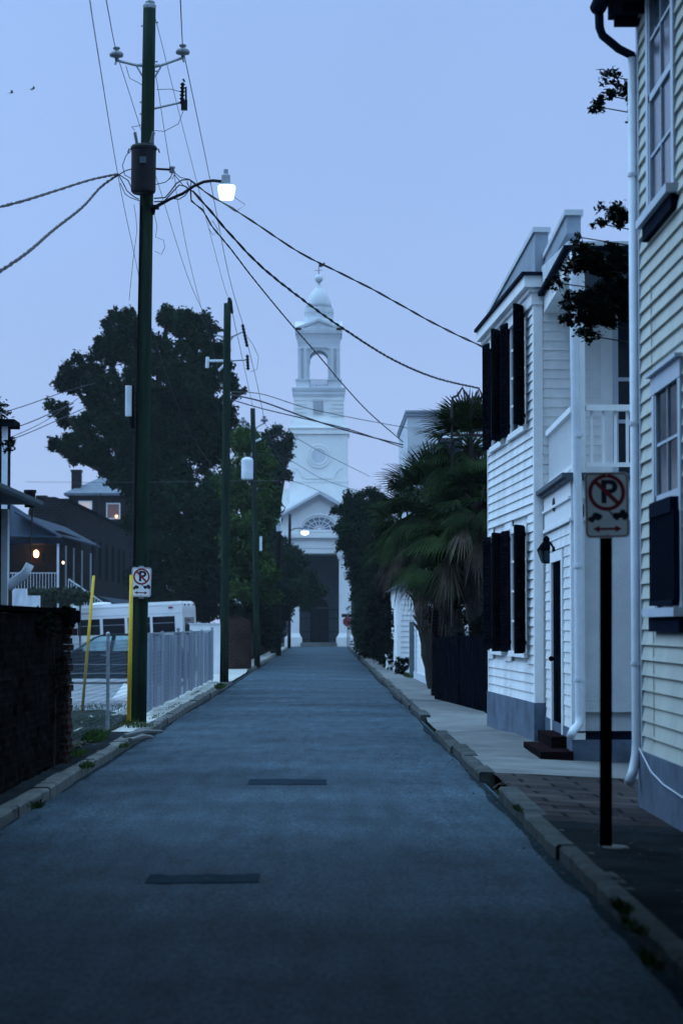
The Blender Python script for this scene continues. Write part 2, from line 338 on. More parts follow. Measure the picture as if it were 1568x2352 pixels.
def kerb(name,xa,w,tab,ya,yb,skip,seed):
    rr=random.Random(seed); mb=MB(); y=ya
    while y<yb:
        L=rr.uniform(1.6,3.4); y1=min(y+L,yb); h=prof((y+y1)/2,tab)
        if h>0.05 and not any(a<(y+y1)/2<b for a,b in skip):
            x=xa+rr.uniform(-.018,.018); hh=h+rr.uniform(-.008,.006); hh2=hh+rr.uniform(-.01,.01); s=1 if w>0 else -1
            k=0.02
            n=9; rows=[]
            for i in range(n+1):
                yy=y+(y1-y-0.008)*i/n; z=hh+(hh2-hh)*i/n+rr.uniform(-.006,.006); xx=x+rr.uniform(-.008,.008)
                rows.append([(xx,yy,-0.05),(xx,yy,z-k),(xx+s*k,yy,z),(xx+w,yy,z-0.002),(xx+w,yy,-0.05)])
            for a,b in zip(rows[:-1],rows[1:]):
                for i in range(4): mb.poly([a[i],a[i+1],b[i+1],b[i]])
            mb.poly(rows[0]); mb.poly(rows[-1][::-1])
        y=y1
    return struct(name,mb,KERB if 'left' in name else mat('dark_kerb_stone',(0.075,0.085,0.085),rough=0.9,var=0.6,scale=3.0,bump=0.7,bscale=12,spec=0.05))
kerb('kerb_right',XR,0.17,RK,3,165,[(22.3,22.9)],11)
kerb('kerb_left',XL,-0.17,LK,3,165,[],12)
lot=MB(); lot.poly([(-3.65,40,0.02),(-3.65,90,0.02),(-40,135,0.02),(-40,40,0.02)]); struct('parking_lot',lot,LOT)
lt=MB(); lt.poly([(-3.65,84,0.0),(-3.65,40,0.0),(-3.0,40,0.0),(-3.0,84,0.0)])
# white wheel stops / painted lines in the lot
wst=MB()
a=G(268,1602,0.05); b=G(330,1580,0.05)
for k in range(1):
    wst.hexa([(a.x-.1,a.y,0.02),(a.x+.5,a.y-1.5,0.02),(b.x,b.y-1,0.02),(b.x-.6,b.y+1.5,0.02)],[(a.x,a.y,0.14),(a.x+.4,a.y-1.2,0.14),(b.x-.1,b.y-1,0.14),(b.x-.6,b.y+1.2,0.14)])
tag(wst.build('wheel_stop',LIME,origin=(a.x,a.y,0)),'white painted block lying on the gravel lot in front of the dark car','wheel stop')
a=G(235,1648,0.03); b=G(330,1607,0.03); ln=MB(); ln.poly([(a.x-.05,a.y,0.028),(a.x+.12,a.y-.3,0.028),(b.x+.1,b.y,0.028),(b.x-.1,b.y+.4,0.028)]); struct('painted_line',ln,LIME)
bs=G(105,1765,0.0)
soil=MB(); soil.poly([(-3.05,26.5,0.146),(-3.05,38,0.150),(-4.3,44,0.04),(-6.2,42,0.03),(-6.0,26.5,0.05)]); struct('verge',soil,SOIL)
# ------------------------------------------------------------------ foliage
def leaves_mesh(name,m,clumps,size,seed,parent=None,origin=None,flat=0.0):
    """clumps: (centre, radii, leaves, sub-clumps). Leaves are small tilted rhombs gathered in twiggy sub-clumps"""
    rg=np.random.default_rng(seed); C=[]
    for (c,r,n,k) in clumps:
        n=int(n*1.4) if size>.08 else n
        d=rg.normal(size=(k,3)); d/=np.linalg.norm(d,axis=1)[:,None]
        rad=rg.uniform(0.25,1.0,size=(k,1))**0.55
        cc=np.array(c)+d*rad*np.array(r)
        w=rg.uniform(0.5,1.5,size=k); idx=rg.choice(k,size=n,p=w/w.sum())
        s=np.array(r).mean()*0.74/max(k,1)**(1/3)
        o=rg.normal(size=(n,3)); o*=(s*rg.uniform(0.2,1.0,size=(n,1))/np.linalg.norm(o,axis=1)[:,None]**0.45)
        C.append(cc[idx]+o)
    C=np.concatenate(C); n=len(C)
    a=rg.normal(size=(n,3)); a[:,2]*=0.7; a/=np.linalg.norm(a,axis=1)[:,None]
    b=rg.normal(size=(n,3)); b-=(b*a).sum(1)[:,None]*a; b/=np.linalg.norm(b,axis=1)[:,None]
    L=size*rg.uniform(0.6,1.4,size=(n,1)); W=L*rg.uniform(0.35,0.6,size=(n,1))
    V=np.empty((n,4,3)); V[:,0]=C-a*L; V[:,1]=C-b*W+a*L*0.1; V[:,2]=C+a*L; V[:,3]=C+b*W+a*L*0.1
    O=np.array(parent['_o'] if parent is not None else (origin or (0,0,0)),dtype=float)
    V=V.reshape(-1,3)-O
    me=bpy.data.meshes.new(name); me.vertices.add(4*n); me.vertices.foreach_set('co',V.astype(np.float32).ravel())
    me.loops.add(4*n); me.loops.foreach_set('vertex_index',np.arange(4*n,dtype=np.int32))
    me.polygons.add(n); me.polygons.foreach_set('loop_start',np.arange(0,4*n,4,dtype=np.int32)); me.polygons.foreach_set('loop_total',np.full(n,4,dtype=np.int32))
    me.update(calc_edges=True); me.materials.append(m)
    ob=bpy.data.objects.new(name,me); COL.objects.link(ob); ob['_o']=tuple(O)
    if parent is not None: ob.parent=parent
    else: ob.location=O
    return ob
def trunk_mb(base,pts,r0,limbs):
    mb=MB(); mb.tube([base]+pts,[r0*(1-0.6*i/len(pts)) for i in range(len(pts)+1)],9)
    for l in limbs:
        k=len(l); mb.tube(l,[r0*0.5*(1-0.8*i/k) for i in range(k)],6)
    return mb
def tree(name,base,clumps,size,m,seed,label,cat='tree',group=None,r0=0.25,hub=None):
    """clumps as picture ellipses at own depths: (px,py,Y,rx,rz,ry,leaves,sub)"""
    t=thing(name,base,label,cat,group); cl=[]; top=None
    for (px,py,Y,rx,rz,ry,n,k) in clumps:
        c=P(px,py,Y); s=Y/FD; cl.append(((c.x,c.y,c.z),(rx*s,ry,rz*s),n,k))
    cen=np.mean([c[0] for c in cl],axis=0); b=Vector(base); tp=Vector(cen)
    mid=b.lerp(Vector((cen[0],cen[1],cen[2])),0.5); mid.x=b.x*0.7+tp.x*0.3; mid.y=b.y*0.7+tp.y*0.3
    limbs=[]
    if hub: mid=Vector(hub); tp=mid+Vector((0,0,4))
    for c in cl:
        q=Vector(c[0]); s0=mid.lerp(tp,0.3) if not hub else Vector((hub[0],hub[1],max(hub[2],q.z-.5))); h=s0.lerp(q,0.5); h.z+=0.2*(q-s0).length*0.3; limbs.append([s0,h,q])
    tm=trunk_mb(b,[b.lerp(mid,0.5),mid,tp],r0,limbs)
    if hub:
        rg=random.Random(seed)
        for c in cl:
            q=Vector(c[0]); rx=c[1]
            for _ in range(9):
                e_=q+Vector((rg.uniform(-1,1)*rx[0],rg.uniform(-1,1)*rx[1],rg.uniform(-1,1)*rx[2]))*1.05; m_=q.lerp(e_,.5)+Vector((0,0,.04)); tm.tube([q+Vector((rx[0]*.6,0,-rx[2]*.2)),m_,e_],[.010,.007,.003],4)
    tm.build('trunk',BARK,t)
    leaves_mesh('crown',m,cl,size,seed,t)
    return t
# ================================================================== CHURCH
def church():
    Y=180.0; s=Y/FD
    O=(P(733,1485,Y).x,Y,0); cx=O[0]
    ch=thing('church',O,'white stucco church with columned portico and tall domed bell tower closing the street','church')
    def X(px,Yd=Y): return P(px,1437,Yd).x
    def Z(py,Yd=Y): return P(748,py,Yd).z
    # nave body
    nv=MB(); nv.box(cx-5.4,cx+5.4,185.3,215,0,Z(1205,185)); 
    zb=Z(1205,185)
    nv.hexa([(cx-5.4,185.3,zb),(cx+5.4,185.3,zb),(cx+5.4,215,zb),(cx-5.4,215,zb)],[(cx-0.05,185.3,zb+3.2),(cx+0.05,185.3,zb+3.2),(cx+0.05,215,zb+3.2),(cx-0.05,215,zb+3.2)])
    nv.box(cx+2.2,cx+3.1,187,189,zb,zb+3.0); nv.box(cx-3.1,cx-2.2,187,189,zb,zb+3.0)
    nv.build('nave',STUCCO,ch)
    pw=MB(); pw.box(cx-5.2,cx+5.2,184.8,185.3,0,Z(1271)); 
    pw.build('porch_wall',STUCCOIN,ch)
    # floor and steps
    st=MB(); xs0,xs1=X(690),X(774)
    st.box(cx-5.3,cx+5.3,180.0,184.8,0.0,0.30); 
    for i in range(2): st.box(xs0,xs1,179.1+0.42*i,180.0,0.0 if i==0 else 0.15,0.15*(i+1)-0.01)
    st.build('steps',CONC2,ch)
    # columns
    for px in (554,673.5,792,911):
        c=MB(); x=X(px); h=0.46; zt=Z(1271)
        c.box(x-0.68,x+0.68,179.9,181.25,0.0,0.72)
        c.hexa([(x-.62,179.96,.72),(x+.62,179.96,.72),(x+.62,181.2,.72),(x-.62,181.2,.72)],[(x-h,180.1,1.05),(x+h,180.1,1.05),(x+h,181.05,1.05),(x-h,181.05,1.05)])
        c.box(x-h,x+h,180.1,181.05,1.05,zt-0.42); c.box(x-h-.1,x+h+.1,180.0,181.15,zt-0.42,zt-0.22); c.box(x-h-.16,x+h+.16,179.94,181.2,zt-0.22,zt-0.003)
        c.build('column',STUCCO,ch)
    # entablature
    W=5.62; en=MB(); z0=Z(1271); z1=Z(1228)
    en.box(cx-W,cx+W,179.95,184.8,z0,z0+0.40); en.box(cx-W-.03,cx+W+.03,179.9,184.8,z0+.40,z1-0.42)
    en.box(cx-W-.12,cx+W+.12,179.8,184.8,z1-.42,z1-.26); en.box(cx-W-.28,cx+W+.28,179.6,184.8,z1-.26,z1)
    en.build('entablature',STUCCO,ch)
    # pediment
    zp=Z(1129); pd=MB(); r=(zp-z1)/(W+0.28)
    def tri(y0,y1,w,zb_,zt_): pd.hexa([(cx-w,y0,zb_),(cx+w,y0,zb_),(cx,y0,zt_)],[(cx-w,y1,zb_),(cx+w,y1,zb_),(cx,y1,zt_)])
    tri(180.25,184.8,W+.1,z1,zp-0.32)
    pd.build('tympanum',STUCCO,ch)
    rk=MB()
    for sg in (-1,1):
        for (dy,t0,t1) in ((179.58,0.0,0.24),(179.85,0.24,0.46)):
            a=Vector((cx+sg*(W+.34),dy,z1-t0+0.02)); b=Vector((cx,dy,zp-t0)); 
            rk.hexa([(a.x,dy,a.z-(t1-t0)),(b.x,dy,b.z-(t1-t0)),(b.x,185.2,b.z-(t1-t0)),(a.x,185.2,a.z-(t1-t0))],[(a.x,dy,a.z),(b.x,dy,b.z),(b.x,185.2,b.z),(a.x,185.2,a.z)])
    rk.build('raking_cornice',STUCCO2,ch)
    # lunette
    zc=Z(1216); rx,rz=1.30,0.98; n=20
    lu=MB(); lu.hexa([(cx+rx*math.cos(math.pi*i/n),180.235,zc+rz*math.sin(math.pi*i/n)) for i in range(n+1)],[(cx+rx*math.cos(math.pi*i/n),180.32,zc+rz*math.sin(math.pi*i/n)) for i in range(n+1)])
    wn=lu.build('fan_window',LOUV,ch)
    sp=MB()
    for i in range(1,8):
        t=math.pi*i/8; sp.tube([(cx,180.21,zc),(cx+rx*math.cos(t),180.21,zc+rz*math.sin(t))],0.028,5)
    for k in (0.3,0.68,1.0): sp.tube([(cx+k*rx*math.cos(math.pi*i/n),180.21,zc+k*rz*math.sin(math.pi*i/n)) for i in range(n+1)],0.028,5)
    sp.tube([(cx+1.17*rx*math.cos(math.pi*i/n),180.2,zc+1.2*rz*math.sin(math.pi*i/n)) for i in range(n+1)],0.07,6)
    sp.box(cx-rx-.2,cx+rx+.2,180.1,180.25,zc-.16,zc-.02)
    sp.build('muntins',WHITE2,wn)
    # door
    xd0,xd1=X(712.6,184.8),X(754,184.8); xm=(xd0+xd1)/2; rw=(xd1-xd0)/2; zd=Z(1396,184.8); zt=Z(1374,184.8)
    d=MB(); n=12; ring=[(xd0,0.3),(xd1,0.3)]+[(xm+rw*math.cos(math.pi*i/n),zd+(zt-zd)*math.sin(math.pi*i/n)) for i in range(n+1)]
    d.hexa([(a,184.74,b) for a,b in ring],[(a,184.79,b) for a,b in ring]); do=d.build('door',BLACK,ch)
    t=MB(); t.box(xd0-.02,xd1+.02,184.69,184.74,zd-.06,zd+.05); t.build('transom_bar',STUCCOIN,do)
    for sg in (-1,1):
        p=MB(); xa=xm if sg>0 else xd0; p.box(xa+.1,xa+rw-.1,184.715,184.74,.5,1.3); p.box(xa+.1,xa+rw-.1,184.715,184.74,1.5,zd-.2); p.build('panel',DARKBLUE,do)
    # iron railings either side of the door
    for (a,b) in ((689.5,712),(755,779)):
        x0,x1=X(a),X(b); f=MB(); n=max(4,int((x1-x0)/0.13))
        for i in range(n+1):
            x=x0+(x1-x0)*i/n; f.tube([(x,181,0.3),(x,181,Z(1395)+(0.12 if i%2 else 0))],0.018,4)
        for z in (0.55,Z(1421),Z(1401),Z(1452)): f.box(x0,x1,180.98,181.02,z,z+.05)
        f.build('iron_railing',BLACK,ch)
    # ---- tower
    YT=186.0
    def xt(px): return P(px,1437,YT).x
    def zt_(py): return P(748,py,YT).z
    cx2=xt(731.5); tw=xt(800)-xt(663); tw=tw/2; yc=YT+tw
    def sq(mb,h0,z0,h1,z1): mb.hexa([(cx2-h0,yc-h0,z0),(cx2+h0,yc-h0,z0),(cx2+h0,yc+h0,z0),(cx2-h0,yc+h0,z0)],[(cx2-h1,yc-h1,z1),(cx2+h1,yc-h1,z1),(cx2+h1,yc+h1,z1),(cx2-h1,yc+h1,z1)])
    b=MB(); z=zt_(998); sq(b,tw,0.3,tw*0.985,z); sq(b,tw*1.01,zt_(1107),tw*1.01,zt_(1103)+.02)
    # raised frame lines on the shaft
    zf=zt_(1098); b.box(cx2-1.15*.95,cx2+1.15*.95,YT-0.05,YT+0.02,zf-0.05,zf+0.04)
    for sg in (-1,1): b.tube([(cx2+sg*(tw*.80),YT-.01,zt_(1074)),(cx2+sg*(tw*.68),YT-.01,zt_(1077)),(cx2+sg*(tw*.58),YT-.01,zt_(1086)),(cx2+sg*(tw*.52),YT-.01,zf)],0.05,6)
    tb=b.build('tower_base',STUCCO,ch)
    o=MB(); c=Vector((cx2,YT-0.02,zt_(1048))); r1=26*YT/FD; r0=19.5*YT/FD
    for rr,th in ((r1,0.07),(r1*.9,0.06),(r0,0.09)): 
        o.tube([(c.x+rr*math.cos(2*math.pi*i/28),c.y,c.z+rr*math.sin(2*math.pi*i/28)) for i in range(29)],th,6,False)
    oc=o.build('round_opening',STUCCO,ch)
    o=MB(); o.lathe((c.x,c.y-0.02,c.z),[(r0*.98,0),(r0*.98,0.02),(r0*.9,0.05)],24,(0,1,0)); o.build('clock_blank',STUCCO2,oc)
    b=MB(); sq(b,tw+.10,zt_(997),tw+.10,zt_(991)); sq(b,tw+.02,zt_(991),tw+.02,zt_(984)); sq(b,tw+.12,zt_(984),tw+.10,zt_(981)); b.build('string_course',STUCCO,ch)
    b=MB(); h2=(xt(787.3)-xt(673.8))/2
    sq(b,tw-.02,zt_(981),h2+.25,zt_(966)); sq(b,h2+.15,zt_(966),h2+.1,zt_(958)); sq(b,h2,zt_(958),h2,zt_(911))
    # rusticated corner piers
    for sg in (-1,1):
        for k in range(5):
            z0=zt_(956-9.3*k); z1=zt_(948.7-9.3*k); a=cx2+sg*h2*0.52; c_=cx2+sg*(h2+.05); b.box(min(a,c_),max(a,c_),yc-h2-.07,yc+h2+.07,z0,z1)
    b.box(cx2-h2*.42,cx2+h2*.42,yc-h2-.06,yc-h2+.05,zt_(915),zt_(912))
    for k in range(12): x=cx2-h2*.40+h2*.8*k/11.5; b.box(x,x+.07,yc-h2-.07,yc-h2+.02,zt_(919),zt_(915))
    b.build('tower_middle',STUCCO,ch)
    lv=MB(); x0,x1=xt(719),xt(742.2); lv.box(x0,x1,yc-h2-.04,yc-h2+.04,zt_(949),zt_(917)); l=lv.build('louvre_window',LOUV,ch)
    ls=MB()
    for k in range(13):
        z=zt_(948.5-2.4*k); ls.hexa([(x0,yc-h2-.10,z-.02),(x1,yc-h2-.10,z-.02),(x1,yc-h2-.04,z+.02),(x0,yc-h2-.04,z+.02)],[(x0,yc-h2-.10,z+.01),(x1,yc-h2-.10,z+.01),(x1,yc-h2-.04,z+.05),(x0,yc-h2-.04,z+.05)])
    ls.build('slats',STUCCO2,l)
    b=MB(); hc=(xt(792.4)-xt(667.7))/2; sq(b,h2+.05,zt_(911),h2+.1,zt_(905)); sq(b,h2+.12,zt_(905),hc-.1,zt_(897)); sq(b,hc-.05,zt_(897),hc,zt_(890)); b.build('middle_cornice',STUCCO2,ch)
    # belfry
    h3=(xt(778.6)-xt(683.8))/2; hp=(xt(783)-xt(679.2))/2; ho=(xt(752.6)-xt(709.7))/2
    b=MB()
    for sx in (-1,1):
        for sy in (-1,1):
            xa,xb=sorted((cx2+sx*ho,cx2+sx*hp)); ya,yb=sorted((yc+sy*ho,yc+sy*hp)); b.box(xa,xb,ya,yb,zt_(890),zt_(872)); b.box(xa-.06,xb+.06,ya-.06,yb+.06,zt_(872),zt_(869))
            xa,xb=sorted((cx2+sx*ho,cx2+sx*h3)); ya,yb=sorted((yc+sy*ho,yc+sy*h3)); b.box(xa,xb,ya,yb,zt_(869),zt_(796))
            b.box(xa-.07,xb+.07,ya-.07,yb+.07,zt_(799),zt_(796)-.0)
            b.box(xa-.05,xb+.05,ya-.05,yb+.05,zt_(824.5),zt_(821))
            # engaged columns on the corners
            xm=(xa+xb)/2+sx*.12; ym=(ya+yb)/2+sy*.12
            if sy<0:
                for q in (-.24,.24): b.tube([(xm+q,ya-.08,zt_(869)),(xm+q,ya-.08,zt_(798))],[.17,.145],10)
    # arched heads
    n=12; za=zt_(822); zt2=zt_(786)
    for ax in (0,1):
        for sg in (-1,1):
            pl=[]
            for i in range(n+1):
                t=math.pi*i/n; pl.append((ho*math.cos(t),za+ho*1.02*math.sin(t)))
            for i in range(n):
                (a0,z0),(a1,z1)=pl[i],pl[i+1]
                w0,w1=(h3-.1)*sg,(ho+.02)*sg
                if ax==0: q=lambda a,w,z:(cx2+a,yc+w,z)
                else: q=lambda a,w,z:(cx2+w,yc+a,z)
                b.hexa([q(a0,w0,z0),q(a1,w0,z1),q(a1,w1,z1),q(a0,w1,z0)],[q(a0,w0,zt2),q(a1,w0,zt2),q(a1,w1,zt2),q(a0,w1,zt2)])
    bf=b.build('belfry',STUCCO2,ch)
    bl=MB()
    for i in range(9):
        x=cx2-ho+2*ho*(i+.5)/9; bl.lathe((x,yc-hp+.2,zt_(886)),[(.06,0),(.09,.15),(.05,.32),(.06,.45)],8)
    bl.box(cx2-ho,cx2+ho,yc-hp+.05,yc-hp+.35,zt_(871.5),zt_(869.5)); bl.box(cx2-ho,cx2+ho,yc-hp+.05,yc-hp+.35,zt_(890),zt_(886)); bl.build('balustrade',STUCCO2,bf)
    b=MB(); he=(xt(786.4)-xt(676.7))/2; sq(b,h3+.02,zt_(796),h3+.04,zt_(786)); sq(b,h3+.05,zt_(786),h3+.09,zt_(776)); sq(b,he-.18,zt_(776),he-.08,zt_(764)); sq(b,he-.03,zt_(764),he,zt_(757))
    b.build('belfry_entablature',STUCCO2,ch)
    b=MB(); za,zb2=zt_(757),zt_(730)
    for ax in (0,1):
        for sg in (-1,1):
            if ax==0: q=lambda a,w,z:(cx2+a,yc+w*sg,z)
            else: q=lambda a,w,z:(cx2+w*sg,yc+a,z)
            b.hexa([q(-he+.1,he-.1,za),q(he-.1,he-.1,za),q(0,he-.1,zb2-.15)],[q(-he+.1,0.1,za),q(he-.1,0.1,za),q(0,0.1,zb2-.15)])
            for s2 in (-1,1):
                b.hexa([q(s2*he,he,za),q(0,he,zb2-.2),q(0,.2,zb2-.2),q(s2*he,.2,za)],[q(s2*he,he,za+.22),q(0,he,zb2),q(0,.2,zb2),q(s2*he,.2,za+.22)])
    for sx in (-1,1):
        for sy in (-1,1):
            xa,xb=sorted((cx2+sx*(he-.5),cx2+sx*(he))); ya,yb=sorted((yc+sy*(he-.5),yc+sy*(he))); b.box(xa,xb,ya,yb,za,zt_(740) if sy>0 else zt_(752))
    b.build('belfry_pediments',STUCCO2,ch)
    def rr(px0,px1): return (xt(px1)-xt(px0))/2
    b=MB(); b.lathe((cx2,yc,0),[(rr(690,770),zt_(757)),(rr(694.3,769),zt_(738)),(rr(698,765.5),zt_(722)),(rr(698,766),zt_(712)),(rr(696.8,766.8),zt_(711)),(rr(697.2,766),zt_(701)),(rr(700,764),zt_(700))],24)
    b.build('drum',STUCCO2,ch)
    b=MB(); b.lathe((cx2,yc,0),[(rr(701.3,762.6),zt_(700)),(rr(702.6,761.4),zt_(690)),(rr(706.5,757.5),zt_(677)),(rr(711,753),zt_(668)),(rr(717,747),zt_(660)),(rr(723,741.5),zt_(654.5)),(rr(726,740),zt_(652)),(rr(726,740),zt_(649))],28)
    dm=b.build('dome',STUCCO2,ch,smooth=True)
    b=MB(); zz=zt_(630); b.lathe((cx2,yc,0),[(.2,zt_(650)),(.13,zt_(646)),(.1,zt_(641)),(.16,zt_(640))],12); b.ball((cx2,yc,zz),0.34,14,10,1.05); fn=b.build('finial',STUCCO2,ch)
    b=MB(); b.tube([(cx2,yc,zz+.3),(cx2,yc,zt_(598))],[.035,.02],6); b.tube([(cx2-.35,yc,zt_(611)),(cx2+.3,yc,zt_(611))],.02,5); b.tube([(cx2,yc-.3,zt_(611)),(cx2,yc+.3,zt_(611))],.02,5)
    b.build('weather_vane_rod',BLACK,fn)
    # cockerel vane (small, solid)
    z0=zt_(603); ck=[(-.02,.0),(.10,-.02),(.26,.04),(.40,.16),(.46,.34),(.36,.40),(.28,.26),(.16,.20),(.06,.24),(.02,.42),(-.06,.40),(-.12,.30),(-.04,.24),(-.08,.10)]
    b=MB(); b.hexa([(cx2+.05+a,yc-.02,z0+c_) for a,c_ in ck],[(cx2+.05+a,yc+.02,z0+c_) for a,c_ in ck]); b.build('cockerel_vane',DARKM,fn)
church()
# ================================================================== UTILITY POLES
ATT={}
def pole(name,base,top,rb,rt,m,label,group='wooden utility poles along the left pavement'):
    t=thing(name,base,label,'utility pole',group); mb=MB(); b=Vector(base); tp=Vector(top)
    mb.tube([b.lerp(tp,i/12) for i in range(13)],[rb+(rt-rb)*i/12+random.Random(i).uniform(-.002,.002) for i in range(13)],14)
    mb.build('pole_shaft',m,t,smooth=True); return t
def insulator(parent,p,s=1.0,name='insulator'):
    mb=MB(); mb.lathe(p,[(.02*s,-.12*s),(.03*s,-.06*s),(.105*s,-.04*s),(.115*s,.0),(.09*s,.035*s),(.05*s,.05*s),(.035*s,.07*s),(.06*s,.085*s),(.055*s,.11*s),(.02*s,.12*s)],12); return mb.build(name,PORC,parent,smooth=True)
def bells(parent,a,b,r,n,m=PORC,name='bushing'):
    a=Vector(a); b=Vector(b); L=(b-a).length; pr=[(r*.5,0)]
    for i in range(n):
        h=L*(i+.15)/n; pr+=[(r*.55,h),(r*1.0,h+L/n*.45),(r*.55,h+L/n*.55)]
    pr+=[(r*.4,L)]
    return MB().lathe(a,pr,10,b-a).build(name,m,parent)
Y1=36.3
p1=pole('utility_pole',P(318,1676,Y1),P(344,12,Y1),0.127,0.100,WOODP,'tall leaning wooden utility pole nearest the camera, with transformer, street lamp and parking sign')
def q1(px,py,dy=0.0): return P(px,py,Y1+dy)
tp=q1(344,8); mb=MB(); mb.lathe(q1(344,14),[(.10,-.05),(.11,0),(.06,.05),(.03,.08)],12); mb.build('pole_cap',GALV,p1); insulator(p1,q1(345,6),0.7)
for (xa,ya,xb,yb) in ((328,150,268,139),(356,152,420,133)):
    mb=MB(); a=q1(xa,ya); b=q1(xb,yb,-.05); mb.tube([a,a.lerp(b,.25)+Vector((0,0,-.02)),b],[.032,.022,.022],8); mb.tube([q1(xa,ya+26),a.lerp(b,.28)],.014,6); mb.tube([b,b+Vector((0,0,.07))],.014,6); mb.tube([b,b+Vector((0.02*(1 if xb>xa else -1),0,-.07))],.018,6)
    mb.build('insulator_arm',GALV,p1); insulator(p1,b+Vector((0,0,.10)),1.0)
ATT['L1']=q1(268,119,-.05); ATT['R1']=q1(420,108,-.05); ATT['T1']=q1(345,2)
mb=MB(); a=q1(354,250); b=q1(414,236,-.1); mb.tube([a,a.lerp(b,.15),b],.018,8); mb.build('cutout_bracket',GALV,p1)
cu=bells(p1,q1(418,240,-.12),q1(420,190,-.12),.045,6,DARKM,'fuse_cutout')
mb=MB(); mb.tube([q1(421,186,-.12),q1(424,184,-.12)],.03,6); mb.tube([q1(427,200,-.14),q1(428,246,-.14)],.016,6); mb.box(*[v for pr in zip(q1(416,252,-.16),q1(431,232,-.08)) for v in sorted(pr)]); mb.build('fuse_barrel',DARKM,cu)
# transformer
mb=MB(); c0=q1(329.5,443,-.28); c1=q1(331,336,-.28); rT=28.5*Y1/FD; h=(c1-c0).length
mb.lathe(c0,[(rT*.80,-.02),(rT*.98,.015),(rT,.05),(rT,h-.06),(rT*1.07,h-.055),(rT*1.07,h-.02),(rT*.95,h+.01),(rT*.5,h+.035)],24,(c1-c0))
tr=mb.build('transformer',DARKM,p1)
mb=MB(); mb.box(*[v for pr in zip(q1(346,420,-.02),q1(320,360,-.2)) for v in sorted(pr)]); mb.build('mounting_bracket',DARKM,tr)
bells(tr,q1(315,330,-.30),q1(310,303,-.34),.037,6); bells(tr,q1(347,330,-.30),q1(354,303,-.34),.037,6)
for px in (303,358):
    mb=MB(); s_=-1 if px<330 else 1; a=q1(px,344,-.3); mb.tube([a,a+Vector((s_*.04,0,.01)),a+Vector((s_*.06,0,-.05))],.012,5); mb.build('lifting_lug',DARKM,tr)
mb=MB(); mb.box(*[v for pr in zip(q1(321,374,-.28-rT-.012),q1(336,360,-.28-rT+.004)) for v in sorted(pr)]); mb.build('number_plate',mat('dull_plate',(.05,.08,.10)),tr)
# spool bracket
mb=MB(); mb.tube([q1(357,388),q1(392,390,-.1)],.018,8); mb.build('spool_bracket',DARKM,p1)
mb=MB(); mb.lathe(q1(396,398,-.1),[(.03,0),(.05,.01),(.05,.03),(.03,.04),(.03,.07),(.05,.08),(.05,.10),(.02,.11)],10); mb.build('spool_insulator',PORC,p1)
ATT['S1']=q1(400,392,-.1)
# street lamp on an arm
la=thing('street_lamp',q1(352,478),'lit street lamp on a curved arm bolted to the nearest pole, glowing greenish white','street lamp')
mb=MB(); arm=[(352,492),(354,480),(362,473),(392,457),(420,445),(445,428),(468,418),(490,415),(508,417)]
mb.tube([q1(x,y,-.02-.06*i) for i,(x,y) in enumerate(arm)],[.03]*3+[.024]*6,8); mb.box(*[v for pr in zip(q1(345,470,-.12),q1(366,482,-.03)) for v in sorted(pr)])
mb.build('arm',DARKM,la,smooth=True)
LY=-.52
mb=MB(); c=q1(519,424,LY); mb.lathe(c,[(.065,0),(.072,.03),(.068,.14),(.055,.16),(.035,.165),(.035,.20),(.036,.235),(.02,.24)],14); mb.build('lamp_housing',GALV,la)
mb=MB(); c=q1(520.5,458,LY); k=Y1/FD; mb.lathe(c,[(.05,-.005),(.108,.0),(.115,.03),(.135,.13),(.140,.205),(.130,.215)],18); 
mb.build('lamp_globe',emit('lamp_glow',(0.76,1.0,0.80),1.35),la,smooth=True)
mb=MB(); mb.lathe(q1(520.5,427.5,LY),[(.142,-.012),(.128,0),(.085,.03),(.07,.04)],18); mb.build('lamp_collar',GALV,la)
pl=bpy.data.lights.new('lamp_light','POINT'); pl.energy=14; pl.color=(.75,1,.85); pl.shadow_soft_size=.14; po=bpy.data.objects.new('lamp_light',pl); COL.objects.link(po); po.parent=la; po.location=q1(520.5,470,LY)-Vector(la['_o'])
# pale guard tube with dark conduit on the pole
mb=MB(); mb.tube([q1(295.5,956,-.1),q1(296,886,-.1)],.052,10); mb.build('pale_cable_guard',PALEM,p1)
mb=MB(); mb.tube([q1(303,884,-.02),q1(303,960,-.02),q1(306,985,-.02)],.035,8); mb.tube([q1(324,470,-.1),q1(316,900,-.12),q1(309,1300,-.13)],.018,6); mb.build('conduit',WOODD,p1)
mb=MB()
for (px,py,d) in ((326,60,-1),(362,52,1),(361,142,1),(361,164,1),(323,235,-1),(323,262,-1),(322,468,-1)): 
    a=q1(px,py); mb.tube([a,a+Vector((-d*.10,0,0))],.010,5); mb.ball(a,.016,6,4)
mb.build('bolts',GALV,p1)
# thin ground wires on pole
mb=MB(); mb.tube([q1(355,492,-.05),q1(361,520,-.05),q1(358,545,-.05),q1(376,552,-.05),q1(379,568,-.05),q1(371,585,-.05),q1(362,580,-.05),q1(356,577,-.05)],.004,4); mb.tube([q1(308,470,-.05),q1(313,500,-.05),q1(315,530,-.05),q1(306,600,-.05),q1(297,690,-.05)],.004,4)
mb.tube([q1(290,152,-.05),q1(298,180,-.05),q1(318,190,-.05),q1(330,198,-.02)],.005,4); mb.tube([q1(352,300,-.3),q1(378,302,-.1),q1(410,285,-.1),q1(421,256,-.1)],.005,4)
mb.tube([q1(360,206,0),q1(392,205,-.1),q1(418,212,-.12)],.005,4); mb.tube([q1(310,300,-.3),q1(303,292,-.3),q1(316,290,-.2),q1(328,286,-.05)],.005,4)
mb.tube([q1(302,346,-.3),q1(290,358,-.3),q1(282,380,-.3),q1(287,402,-.3),q1(305,412,-.3)],.007,5)
